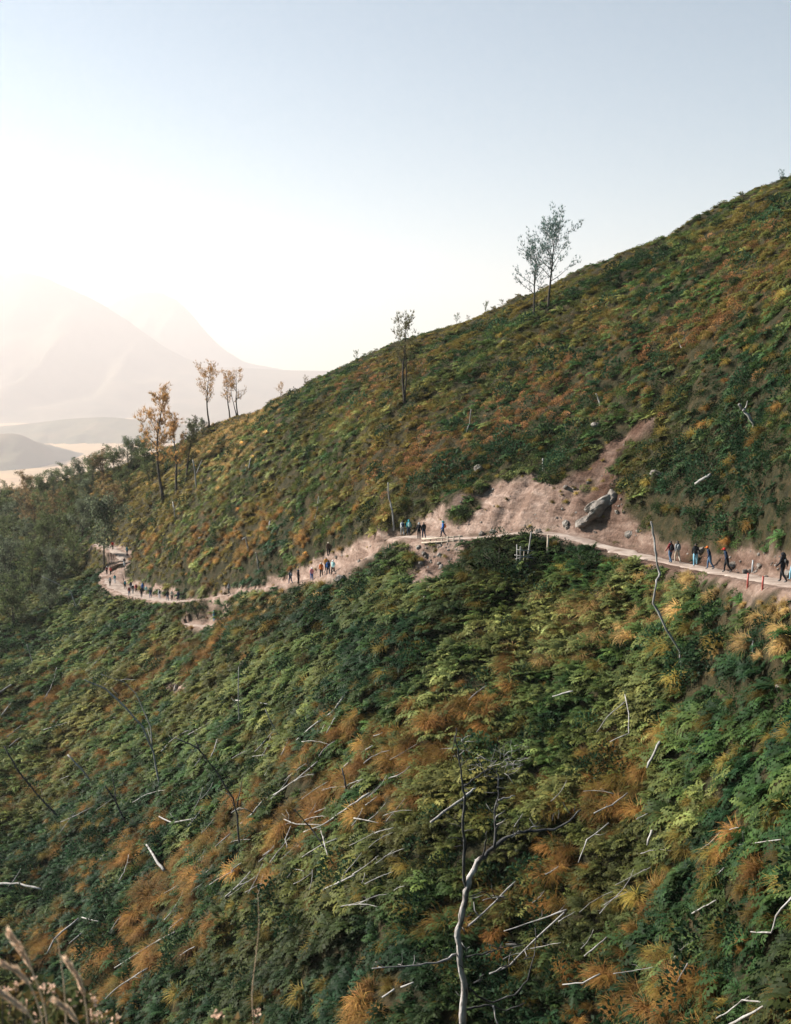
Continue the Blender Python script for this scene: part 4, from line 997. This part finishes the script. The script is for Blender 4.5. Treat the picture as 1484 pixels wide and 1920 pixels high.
rock(1130, 955, (3.4, 1.7, 1.2), 'biggest grey rock slab jutting out of the landslip with a dark hollow underneath', 3, (R(-38), R(-38), R(14)), .15)
rock(1100, 978, (2.2, 1.4, .8), 'flat rock slab at the lower left end of the big landslip slab', 5, (R(-20), R(-22), R(30)), .1)
rock(1150, 935, (1.7, 1.3, 1.1), 'blocky rock at the upper right end of the big landslip slab', 9, (R(-30), R(-30), R(60)), .1)
rock(1110, 950, (1.5, 1.0, .7), 'broken rock lying on top left of the big landslip slab', 12, (R(-25), R(-30), R(5)), .05)
for k, (u_, v_, s, lab) in enumerate([(1232, 892, .9, 'pale rock block right of the landslip top'), (1118, 800, .8, 'small rock at the upper end of the landslip'), (897, 880, .9, 'pale rock on the slope above the landslip'), (641, 1086, .9, 'pale rock on the path edge by the four hikers'),
        (1315, 1034, .6, 'flat rock in the cut bank behind the walkers'), (1462, 1290, .4, 'pinkish stone on the dark slope at right'), (1010, 1000, .5, 'small stone at the lip of the path under the landslip'), (905, 1003, .6, 'rock ledge stone beside the timber rail'),
        (1060, 985, .7, 'broken rock lying at the foot of the landslip'), (1180, 1005, .6, 'small rock left of the walkers under the bank'), (376, 1010, .6, 'small pale stone on the green slope above the far path'), (332, 1292, .9, 'pale stone patch on the lower left slope')]):
    rock(u_, v_, (s * 1.3, s, s * .7), lab, 20 + k, (.2 * k, .3, k), .1 * s, 'rock', 'rock', 'rocks on the slope')
rub = MB(); rr_ = random.Random(8)
for k in range(420):
    px = rr_.choice([(rr_.uniform(860, 1200), rr_.uniform(890, 1010)), (rr_.uniform(1000, 1240), rr_.uniform(800, 990)), (rr_.uniform(560, 740), rr_.uniform(1000, 1090)), (rr_.uniform(780, 860), rr_.uniform(1020, 1085)), (rr_.uniform(1240, 1480), rr_.uniform(1030, 1085))])
    P = cast(*px)
    if float(soil_mask(np.array([P.x]), np.array([P.y]), np.array([P.z]))[0]) < .6: continue
    s = rr_.uniform(.05, .15) * (2.2 if rr_.random() < .12 else 1)
    rub.ball(P + Vector((0, 0, s * .3)), (s * rr_.uniform(.8, 1.5), s * rr_.uniform(.8, 1.3), s * rr_.uniform(.5, .9)), 0, 5, 4, Euler((rr_.random(), rr_.random(), rr_.random() * 6)).to_matrix())
o = rub.build('rubble', M_ROCK, smooth=False); tag(o, 'loose stones lying on the bare earth of the landslip and banks', kind='stuff')
def bar(t, name, a, b, r_, mat, sides=6):
    mb = MB(); a = Vector(a); b = Vector(b); m = a.lerp(b, .5) + Vector((0, 0, -.02)); mb.tube([a, m, b], [r_, r_ * .95, r_ * .9], sides); return mb.build(name, mat, t)
# timber rail along the outer edge of the path, above the bare gully
A = cast(797, 1021); B2 = cast(862, 1016)
t = empty('timber_rail', A); tag(t, 'low timber rail with posts on the path edge above the bare earth gully', 'rail')
for k in range(7):
    p = A.lerp(B2, k / 6) - A; bar(t, 'post', p + Vector((0, 0, -.5)), p + Vector((0, 0, .62)), .07, M_TIMBER)
for hz_ in (.52, .16): bar(t, 'rail', Vector((-.3, 0, hz_)), B2 - A + Vector((.3, 0, hz_)), .085, M_TIMBER)
# rickety stick rail below the path
A = cast(984, 1060)
t = empty('stick_rail', A); tag(t, 'rickety rail of bleached sticks and rungs below the path under the landslip', 'rail')
sx = A.y / F
def sp(du, dv): return Vector((du * sx, 0, -dv * sx))
bar(t, 'post', sp(-8, 10), sp(-8, -36), .07, M_DEAD); bar(t, 'post', sp(-14, 6), sp(-15, -40), .06, M_GREYWOOD); bar(t, 'post', sp(3, 8), sp(12, -64), .075, M_DEAD); bar(t, 'post', sp(-2, 8), sp(-1, -26), .06, M_TIMBER)
for a, b in (((-20, -20), (22, -14)), ((-18, -12), (18, -22)), ((-16, -30), (16, -28)), ((-12, -3), (14, -6))): bar(t, 'rung', sp(*a) + Vector((0, -.12, 0)), sp(*b) + Vector((0, -.12, 0)), .05, M_DEAD)
bar(t, 'brace', sp(-4, 16), sp(14, -8), .09, M_DEAD)
def post(u_, vb, vt, mat, label, w, name):
    P = cast(u_, vb); h = (vb - vt) / F * P.y; t = empty(name, P); tag(t, label, 'post', None)
    mb = MB(); mb.tube([(0, 0, -.3), (0, 0, h * .5), (.02, 0, h * .96)], [w, w, w * .95], 8); mb.build('shaft', mat, t)
    c = MB(); c.tube([(.02, 0, h * .96), (.02, 0, h)], [w * 1.2, w * 1.1], 8); c.build('cap', mat, t)
post(1402, 1102, 1074, M_RED, 'red marker post at the path edge, left one of two', .055, 'marker_post')
post(1430, 1106, 1080, M_RED, 'red marker post at the path edge, right one of two', .055, 'marker_post')
post(1411, 1073, 1050, M_STEEL, 'grey metal post at the foot of the bank behind the red posts', .06, 'metal_post')
post(1027, 1046, 1003, M_TIMBER, 'weathered wooden post standing in the bushes right of the stick rail', .09, 'wooden_post')

# ------------------------------------------------------------------ hikers
def cloth(name, c): return simple_mat(name, [tuple(q * .75 for q in c), c, tuple(min(1, q * 1.2) for q in c)], 7, .85, .25, .15)
CL = {k: cloth(k + '_cloth', c) for k, c in {'black': (.012, .014, .018), 'navy': (.015, .030, .060), 'denim': (.05, .10, .17), 'light_denim': (.17, .36, .46), 'teal': (.02, .23, .27), 'maroon': (.16, .025, .030), 'red': (.45, .035, .03), 'orange': (.60, .15, .03), 'yellow': (.65, .36, .03),
     'white': (.62, .64, .66), 'grey': (.22, .24, .25), 'beige': (.46, .40, .32), 'ochre': (.42, .20, .03), 'pale_teal': (.33, .52, .52), 'brown': (.10, .06, .04), 'pink': (.60, .22, .24), 'blue': (.03, .12, .34)}.items()}
M_SKIN = simple_mat('skin', [(.26, .14, .09), (.34, .19, .13)], 9, .6, .05, .3); M_HAIR = simple_mat('black_hair', [(.008, .007, .006), (.02, .016, .013)], 30, .6, .3, .3); M_SHOE = simple_mat('shoe', [(.04, .04, .04), (.12, .12, .12)], 9, .7, .1, .2)
def body_mesh(pose):
    J = {}
    J['pel'] = (0, 0, .93, .135, .11); J['sp'] = (0, 0, 1.13, .14, .105); J['ch'] = (0, 0, 1.33, .16, .115); J['nk'] = (0, .01, 1.475, .055, .055); J['hd'] = (0, .02, 1.575, .078, .092); J['ht'] = (0, .02, 1.655, .066, .078)
    hipw, st_, arm = .09, pose.get('step', 0.0), pose.get('arm', 0.0)
    for s, n in ((-1, 'l'), (1, 'r')):
        f = st_ * s
        J['sh' + n] = (.165 * s, 0, 1.40, .075, .075); J['el' + n] = (.235 * s, -.03 - arm * f * .5, 1.13, .052, .052); J['wr' + n] = (.245 * s, .08 - arm * f * 1.3, .92, .036, .036); J['ha' + n] = (.245 * s, .11 - arm * f * 1.45, .855, .030, .042)
        J['hp' + n] = (hipw * s, 0, .88, .105, .11); J['kn' + n] = (.10 * s, .04 + f * .22, .50 + abs(f) * .01, .068, .072)
        J['an' + n] = (.10 * s, -.03 + f * .42 - (.10 if f < 0 else 0), .095 + (.06 if f < -.1 else 0), .046, .05); J['to' + n] = (.11 * s, .13 + f * .42 - (.08 if f < 0 else 0), .045 + (.01 if f < -.1 else 0), .042, .036)
    if pose.get('bend'):
        b = pose['bend']; c, s_ = math.cos(b), math.sin(b)
        for k in J:
            x_, y_, z_, a_, b_ = J[k]
            if z_ > .9 and not k.startswith('hp') and k != 'pel':
                zr = z_ - .93; J[k] = (x_, y_ * c + zr * s_, .93 + zr * c - y_ * s_, a_, b_)
            elif k[:2] in ('wr', 'ha'): J[k] = (x_, y_ + s_ * .25, z_ + .02, a_, b_)
    names = list(J); E = [('pel', 'sp'), ('sp', 'ch'), ('ch', 'nk'), ('nk', 'hd'), ('hd', 'ht')]
    for n in 'lr': E += [('ch', 'sh' + n), ('sh' + n, 'el' + n), ('el' + n, 'wr' + n), ('wr' + n, 'ha' + n), ('pel', 'hp' + n), ('hp' + n, 'kn' + n), ('kn' + n, 'an' + n), ('an' + n, 'to' + n)]
    me = bpy.data.meshes.new('skeleton'); me.from_pydata([J[k][:3] for k in names], [(names.index(a), names.index(b)) for a, b in E], [])
    o = link('skeleton', me); o.modifiers.new('skin', 'SKIN')
    for i, k in enumerate(names):
        sv = me.skin_vertices[0].data[i]; sv.radius = [q_ * (1.12 if k[:2] not in ('hd', 'ht', 'nk', 'ha') else 1.0) for q_ in J[k][3:5]]; sv.use_root = (k == 'pel')
    sb = o.modifiers.new('sub', 'SUBSURF'); sb.levels = sb.render_levels = 1
    dg = bpy.context.evaluated_depsgraph_get(); m2 = bpy.data.meshes.new_from_object(o.evaluated_get(dg))
    mb = MB(); V = [Vector(v.co) for v in m2.vertices]
    def reg(a, b):
        if a in ('nk', 'hd') and b in ('hd', 'ht'): return 0
        if a[:2] == 'wr': return 0
        if a[:2] in ('hp', 'kn') or (a == 'pel' and b[:2] == 'hp'): return 2
        if a[:2] == 'an': return 3
        return 1
    seg = [(Vector(J[a][:3]), Vector(J[b][:3]), reg(a, b), (J[a][3] + J[b][3]) * .5) for a, b in E]
    F4 = {0: [], 1: [], 2: [], 3: []}
    for p in m2.polygons:
        c = sum((V[i] for i in p.vertices), Vector()) / len(p.vertices); best = None
        for a, b, g_, rr in seg:
            ab = b - a; t_ = max(0, min(1, (c - a).dot(ab) / ab.length_squared)); d = (c - a - ab * t_).length / rr
            if best is None or d < best[0]: best = (d, g_)
        F4[best[1]].append(tuple(p.vertices))
    mb.v = [tuple(v) for v in V]
    for g_, fs in F4.items():
        for f in fs: mb.f.append(f); mb.m.append(g_)
    for s, n in ((-1, 'l'), (1, 'r')):                              # fingers and thumb
        h = Vector(J['ha' + n][:3]); w = Vector(J['wr' + n][:3]); d = (h - w).normalized(); sd = Vector((0, 1, 0)) - d * d.y; sd.normalize()
        for k in range(4):
            p = h + d * .015 + sd * (-.027 + .018 * k); ln = [.062, .075, .078, .066][k]; inw = Vector((-s, 0, 0))
            mb.tube([p, p + d * ln * .5 + inw * .006, p + d * ln * .9 + inw * .022], [.010, .009, .007], 5, 0)
        p = h - d * .02 + sd * .035; mb.tube([p, p + d * .03 + sd * .022, p + d * .06 + sd * .022 + Vector((-s, 0, 0)) * .012], [.011, .010, .008], 5, 0)
    hd = Vector(J['hd'][:3]); hrot = Matrix.Rotation(-(pose.get('bend') or 0), 3, 'X')
    mb.ball(hd + hrot @ Vector((0, .092, -.005)), (.013, .02, .022), 0, 6, 4)      # nose
    for s in (-1, 1):
        mb.ball(hd + hrot @ Vector((.083 * s, -.005, 0)), (.012, .02, .03), 0, 6, 4)   # ears
        mb.ball(hd + hrot @ Vector((.032 * s, .083, .022)), (.012, .01, .008), 3, 6, 4)  # eyes
    mb.ball(hd + hrot @ Vector((0, .08, -.05)), (.024, .012, .007), 0, 6, 4)       # mouth
    out = mb.mesh('body', [M_SKIN, M_SKIN, M_SKIN, M_SHOE])
    COL.objects.unlink(o); bpy.data.objects.remove(o); bpy.data.meshes.remove(m2)
    return out, hd, pose.get('bend') or 0
POSES = [body_mesh(p) for p in ({}, {'step': .5, 'arm': .3}, {'step': -.45, 'arm': .3}, {'step': .42, 'arm': .2, 'bend': .30})]
def cap_mesh(brim):
    mb = MB(); n = 10; vs = []; fs = []
    for j in range(5):
        th = j / 4 * math.pi * .56
        for k in range(n): vs.append((.102 * math.sin(th) * math.cos(2 * math.pi * k / n), .114 * math.sin(th) * math.sin(2 * math.pi * k / n) - .008, .118 * math.cos(th)))
    for j in range(4):
        for k in range(n): fs.append((j * n + k, (j + 1) * n + k, (j + 1) * n + (k + 1) % n, j * n + (k + 1) % n))
    mb.add(vs, fs)
    if brim: mb.add([(-.07, .09, .035), (.07, .09, .035), (.05, .19, .015), (-.05, .19, .015), (-.07, .09, .045), (.07, .09, .045), (.05, .19, .025), (-.05, .19, .025)], [(0, 3, 2, 1), (4, 5, 6, 7), (0, 1, 5, 4), (1, 2, 6, 5), (2, 3, 7, 6), (3, 0, 4, 7)])
    else: mb.tube([(0, -.085, .02), (0, -.105, -.05), (0, -.085, -.10)], [.055, .065, .04], 7)
    return mb
CAPM = {True: cap_mesh(True), False: cap_mesh(False)}
def pack_mb():
    mb = MB(); mb.ball((0, 0, 0), (.15, .10, .25), 0, 10, 8); mb.v = [(max(-.14, min(.14, x_ * 1.15)), max(-.09, min(.09, y_ * 1.2)), z_) for x_, y_, z_ in mb.v]
    mb.box((0, -.09, -.08), (.18, .06, .16))
    for s in (-1, 1): mb.tube([(.085 * s, .07, .17), (.10 * s, .15, .19), (.10 * s, .215, .10), (.10 * s, .16, -.08), (.09 * s, .07, -.14)], [.016] * 5, 5)
    return mb
PACKM = pack_mb(); PRINTM = MB(); PRINTM.box((0, 0, 0), (.17, .012, .10)); PRINTM.box((.0, 0, -.10), (.12, .012, .05))
def person(u_, v_, top, leg, head, pack, pose, face, label, hgt=1.70, lift=0.0, print_=False):
    P = cast(u_, v_); P.z += .05 + lift
    t = empty('person', P, R(face)); s = hgt / 1.72; t.scale = (s, s, s); tag(t, label, 'person', 'hikers on the footpath')
    me, hd, b = POSES[pose]; o = link('body', me, t)
    for i, m_ in enumerate((M_SKIN, CL[top], CL[leg], M_SHOE)): o.material_slots[i].link = 'OBJECT'; o.material_slots[i].material = m_
    kind_, col = head if isinstance(head, tuple) else ('hair', None)
    c = CAPM[kind_ == 'cap'].build('cap' if kind_ == 'cap' else ('hood' if kind_ == 'hood' else 'hair'), CL[col] if col else M_HAIR, t); c.location = hd + Vector((0, 0, .015)); c.rotation_euler = (-b, 0, 0)
    if kind_ == 'hood': c.scale = (1.2, 1.2, 1.15)
    if pack:
        p = PACKM.build('backpack', CL[pack], t); p.location = Vector((0, -.19, 1.20)) if not b else Vector((0, -.19 + .27 * math.sin(b), 1.20 + .05)); p.rotation_euler = (-b, 0, 0)
    if print_:
        p = PRINTM.build('back_print', CL['white'], t); p.location = (0.0, -.128, 1.30) if not b else (0, -.02, 1.32); p.rotation_euler = (-b, 0, 0)
    return t
PEOPLE = [
 (1257, 1057, 'maroon', 'denim', 'hair', 'black', 1, 20, 'walker in maroon sleeves and jeans carrying a dark backpack behind the crooked pole', 1.72),
 (1270, 1056, 'grey', 'beige', 'hair', 'grey', 2, 15, 'walker in grey jacket and pale trousers beside the maroon-sleeved walker', 1.70),
 (1304, 1063, 'black', 'light_denim', 'hair', None, 1, 165, 'walker in black jacket and light blue jeans', 1.72, 0, True),
 (1331, 1069, 'navy', 'denim', ('cap', 'orange'), None, 3, 75, 'walker in navy jacket and blue jeans right of the light blue jeans', 1.74),
 (1363, 1075, 'navy', 'black', ('cap', 'red'), None, 3, 80, 'walker in dark clothes with a bright orange-red cap', 1.78),
 (1467, 1094, 'black', 'black', ('hood', 'black'), None, 1, 40, 'walker all in black with a white print on the back near the right edge', 1.78, 0, True),
 (1488, 1090, 'teal', 'light_denim', 'hair', None, 2, 30, 'walker in teal half cut off by the right edge', 1.74),
 (831, 1009, 'blue', 'navy', ('hood', 'teal'), 'orange', 1, 100, 'hiker in blue jacket with bright orange backpack by the timber rail', 1.70),
 (767, 1006, 'teal', 'navy', ('hood', 'teal'), 'pale_teal', 0, 10, 'hiker in hooded teal jacket at the top of the dirt bank', 1.80),
 (755, 1005, 'white', 'grey', 'hair', 'navy', 2, 20, 'hiker in white top with navy backpack, leftmost on the dirt bank top', 1.66),
 (786, 1012, 'black', 'black', ('hood', 'grey'), 'black', 0, 0, 'left of two dark-clothed hikers close together left of the timber rail', 1.70),
 (795, 1010, 'black', 'navy', 'hair', None, 2, 15, 'right of two dark-clothed hikers close together left of the timber rail', 1.62),
 (616, 1043, 'brown', 'black', ('cap', 'beige'), 'black', 0, 200, 'person in brown top standing alone up on the dirt bank', 1.72),
 (545, 1096, 'navy', 'denim', 'hair', 'grey', 2, 40, 'leftmost of two dark-clothed hikers at the dirt bank foot', 1.66),
 (560, 1095, 'black', 'black', ('hood', 'navy'), None, 0, 250, 'second dark-clothed hiker from left at the dirt bank foot', 1.66),
 (585, 1089, 'pink', 'blue', ('cap', 'white'), None, 0, 200, 'small hiker in pink top and blue trousers', 1.52),
 (603, 1083, 'orange', 'black', ('hood', 'beige'), None, 1, 180, 'hiker in bright orange jacket on the path below the bank', 1.68),
 (612, 1072, 'ochre', 'black', 'hair', None, 0, 190, 'hiker in ochre jacket half hidden behind the blue-jacketed hiker', 1.70),
 (616, 1080, 'blue', 'navy', ('hood', 'black'), 'navy', 2, 20, 'hiker in blue jacket at the middle of the bank group', 1.74),
 (625, 1079, 'pale_teal', 'black', ('cap', 'white'), 'black', 1, 150, 'hiker in pale teal jacket, rightmost of the bank group', 1.66),
 (402, 1166, 'light_denim', 'light_denim', 'hair', None, 0, 60, 'lone hiker in light blue on the lower piece of path', 1.70),
 (430, 1116, 'grey', 'black', 'hair', None, 1, 60, 'lone hiker in grey on the dim stretch of path between the groups', 1.66),
 (335, 1128, 'navy', 'navy', 'hair', 'navy', 0, 20, 'dark-clothed hiker, rightmost of the crowd on the far path', 1.68),
 (323, 1127, 'beige', 'black', ('cap', 'beige'), 'black', 1, 190, 'hiker in beige jacket near the right end of the far crowd', 1.72),
 (315, 1127, 'black', 'denim', 'hair', None, 2, 200, 'dark hiker just left of the beige jacket in the far crowd', 1.70),
 (300, 1124, 'white', 'white', ('hood', 'black'), 'black', 0, 20, 'hiker in white with black pack standing alone in the far crowd', 1.68),
 (283, 1122, 'navy', 'denim', 'hair', None, 1, 180, 'navy-clothed hiker left of the white-clothed one in the far crowd', 1.70),
 (275, 1116, 'pale_teal', 'beige', ('cap', 'white'), None, 0, 10, 'hiker in pale teal within the far crowd', 1.64),
 (266, 1121, 'black', 'black', 'hair', 'black', 1, 200, 'black-clothed hiker nearest at the middle of the far crowd', 1.76),
 (268, 1112, 'blue', 'navy', ('hood', 'blue'), None, 0, 190, 'hiker in hooded blue at the middle of the far crowd', 1.76),
 (256, 1112, 'red', 'black', 'hair', 'black', 2, 20, 'hiker with a red top behind dark hikers in the far crowd', 1.66),
 (250, 1114, 'black', 'grey', ('cap', 'white'), None, 1, 200, 'dark hiker with white cap in the left half of the far crowd', 1.68),
 (246, 1108, 'navy', 'grey', ('hood', 'black'), None, 0, 0, 'navy hiker at the back left of the far crowd', 1.70),
 (243, 1118, 'maroon', 'denim', 'hair', 'black', 1, 190, 'hiker in maroon at the lower left of the far crowd', 1.66),
 (235, 1105, 'black', 'black', ('cap', 'white'), 'teal', 2, 30, 'leftmost hiker of the far crowd, in black with a pale cap', 1.70),
 (216, 1094, 'teal', 'white', ('hood', 'black'), None, 0, 10, 'hiker in dark top and white trousers on the bend of the far path', 1.70),
 (207, 1099, 'grey', 'black', 'hair', 'grey', 1, 20, 'hiker in grey at the outer edge of the far path bend', 1.72),
 (208, 1079, 'red', 'black', 'hair', 'red', 1, 30, 'hiker in red jacket at the outer bend of the far path', 1.70),
 (201, 1078, 'maroon', 'black', ('cap', 'white'), None, 0, 30, 'hiker in maroon with white cap beside the red jacket', 1.70),
 (234, 1062, 'navy', 'white', 'hair', 'black', 0, 10, 'hiker in navy and white where the far path narrows', 1.72),
 (239, 1041, 'teal', 'navy', ('hood', 'teal'), None, 2, 10, 'hiker in teal at the upper corner of the far path', 1.72),
 (212, 1031, 'red', 'black', 'hair', None, 1, 20, 'hiker in red top on the highest visible stretch of the far path', 1.78),
 (204, 1025, 'black', 'black', 'hair', 'black', 0, 20, 'black-clothed hiker left of the red top on the far path', 1.85),
 (120, 1018, 'yellow', 'black', 'hair', 'orange', 3, 20, 'farthest hiker, in bright yellow among the trees', 1.75),
]
for q in PEOPLE: person(*q)

# ------------------------------------------------------------------ close foreground: grass plumes and flowering shrubs
M_STRAW = simple_mat('dry_grass_stalk', [(.40, .27, .17), (.55, .40, .28)], 8, .8, .1, .15)
M_PLUME = leaf_mat('grass_plume', (.78, .60, .45), .5)
def stalk(px, d, label, plume, pw):
    P = [at(a, b, d) for a, b in px]
    gz_ = float(spur(np.array([P[-1].x]), np.array([d]))[0]); foot_ = Vector((P[-1].x + .03, d + .02, gz_))
    t = empty('grass_stalk', foot_); tag(t, label, 'grass', 'grass plumes in the foreground')
    Q = [foot_] + [p for p in reversed(P)]; S_ = []
    for i in range(len(Q) - 1):
        for k in range(4): S_.append(Q[i].lerp(Q[i + 1], k / 4))
    S_.append(Q[-1])
    for _ in range(2): S_ = [S_[0]] + [S_[i - 1] * .25 + S_[i] * .5 + S_[i + 1] * .25 for i in range(1, len(S_) - 1)] + [S_[-1]]
    mb = MB(); m = len(S_); mb.tube([q - foot_ for q in S_], [.0036 * (1 - .6 * i / m) for i in range(m)], 5); mb.build('stem', M_STRAW, t)
    if plume:
        lf = Leafer(int(px[0][0])); r = lf.r; tip, low_ = P[0], P[plume]
        for k in range(300):
            s = r.random(); j = s * plume; i = int(min(j, plume - 1)); p = P[i].lerp(P[i + 1], j - i); ax = (P[i] - P[i + 1]).normalized()
            wd = pw * (math.sin(math.pi * min(1, s * .8 + .18))) ; dv = (ax * .9 + rvec(r) * .28).normalized()
            q = p + rvec(r) * wd * .5 - foot_; sd = dv.cross(rvec(r)).normalized(); sh = r.uniform(.7, 1.2)
            lf.leaf(q, dv, sd, (.034 * r.uniform(.6, 1.3)), .005, 1, (sh, sh * .97, sh * .93))
        link('plume', lf.mesh('plume', M_PLUME), t)
stalk([(18, 1750), (42, 1785), (62, 1822), (80, 1870), (92, 1930)], 4.2, 'thick blurred grass plume, tallest at the bottom left corner', 2, .020)
stalk([(6, 1807), (34, 1822), (58, 1848), (74, 1888), (84, 1930)], 4.0, 'arching grass plume crossing the bottom left corner', 2, .011)
stalk([(-10, 1852), (24, 1876), (56, 1902), (70, 1930)], 3.8, 'low grass plume at the very left edge of the bottom', 2, .011)
stalk([(108, 1758), (116, 1810), (122, 1860), (125, 1930)], 4.4, 'thin bare upright stalk among the grass plumes', 0, .01)
stalk([(126, 1803), (148, 1836), (160, 1872), (167, 1930)], 4.3, 'drooping grass plume, rightmost at the bottom left', 2, .010)
stalk([(108, 1878), (130, 1896), (148, 1920), (152, 1935)], 4.0, 'short grass plume between the stalks at the bottom', 2, .011)
stalk([(484, 1682), (487, 1730), (481, 1790), (472, 1860), (476, 1930)], 6.5, 'single faint brown stalk standing alone at the bottom left centre', 0, .014)
M_BUSHLEAF = leaf_mat('foreground_bush_leaf', (.06, .075, .035)); M_BLOSSOM = leaf_mat('dried_flower_head', (.72, .52, .40), .4)
def flower_bush(px, d, label, seed, count):
    t0_ = at(*px[0], d); gz_ = float(spur(np.array([t0_.x]), np.array([d]))[0]); foot_ = Vector((t0_.x, d, gz_))
    t = empty('flowering_bush', foot_); tag(t, label, 'bush', 'flowering bushes in the foreground')
    st_m = MB(); lf = Leafer(seed); fl = Leafer(seed + 1); r = lf.r
    for k in range(count):
        a, b = r.choice(px); tip = at(a + r.gauss(0, 26), b + abs(r.gauss(0, 30)), d + r.uniform(-.5, .5)) - foot_
        mid = Vector((tip.x * .4, tip.y * .4, tip.z * .55)) + rvec(r) * .08; st_m.tube([(r.uniform(-.05, .05), r.uniform(-.05, .05), -.1), mid, tip], [.012, .008, .003], 4)
        for q in range(26):
            s = r.uniform(.45, 1); p = mid.lerp(tip, s) + rvec(r) * .03; dv = (rvec(r) + Vector((0, 0, .4))).normalized(); sh = r.uniform(.6, 1.4); wm = r.random()
            lf.leaf(p, dv, dv.cross(rvec(r)).normalized(), r.uniform(.05, .10), .035, 1, (sh * (1 + 1.2 * wm * wm), sh, sh * .8))
        if r.random() < .6:
            for q in range(12):
                dv = (rvec(r) + Vector((0, 0, .6))).normalized(); sh = r.uniform(.6, 1.2)
                fl.leaf(tip + rvec(r) * .02, dv, dv.cross(rvec(r)).normalized(), .024, .018, 1, (sh, sh * .95, sh * .9))
    st_m.build('stem', M_BARK, t); link('foliage', lf.mesh('foliage', M_BUSHLEAF), t); link('blossom', fl.mesh('blossom', M_BLOSSOM), t)
flower_bush([(20, 1850), (70, 1838), (110, 1850), (150, 1868), (60, 1880), (190, 1895), (10, 1890)], 5.2, 'bush with pale dried flowers behind the grass plumes at bottom left', 41, 46)
flower_bush([(440, 1895), (425, 1905), (460, 1900)], 6.0, 'small bush with pale dried flowers at the bottom edge', 43, 14)
flower_bush([(350, 1572), (340, 1582)], 0, '', 44, 0) if False else None

# ------------------------------------------------------------------ air: haze over the whole country
def haze_box():
    mb = MB(); x0, x1, y0, y1, z0, z1 = -16700 * K, 16700 * K, -60, 15900 * K, -416 * K, 1160 * K
    mb.box(((x0 + x1) / 2, (y0 + y1) / 2, (z0 + z1) / 2), (x1 - x0, y1 - y0, z1 - z0))
    m = bpy.data.materials.new('haze_air'); m.use_nodes = True; nt = m.node_tree; nt.nodes.remove(nt.nodes['Principled BSDF'])
    pv = nt.nodes.new('ShaderNodeVolumePrincipled'); pv.inputs['Color'].default_value = (1.0, .925, .895, 1); pv.inputs['Density'].default_value = HAZE; pv.inputs['Anisotropy'].default_value = .25
    nt.links.new(pv.outputs[0], nt.nodes['Material Output'].inputs['Volume'])
    o = mb.build('haze', m, smooth=False); o['kind'] = 'stuff'; o['label'] = 'pale morning haze filling the valley air'
HAZE = 7.5e-5
haze_box()
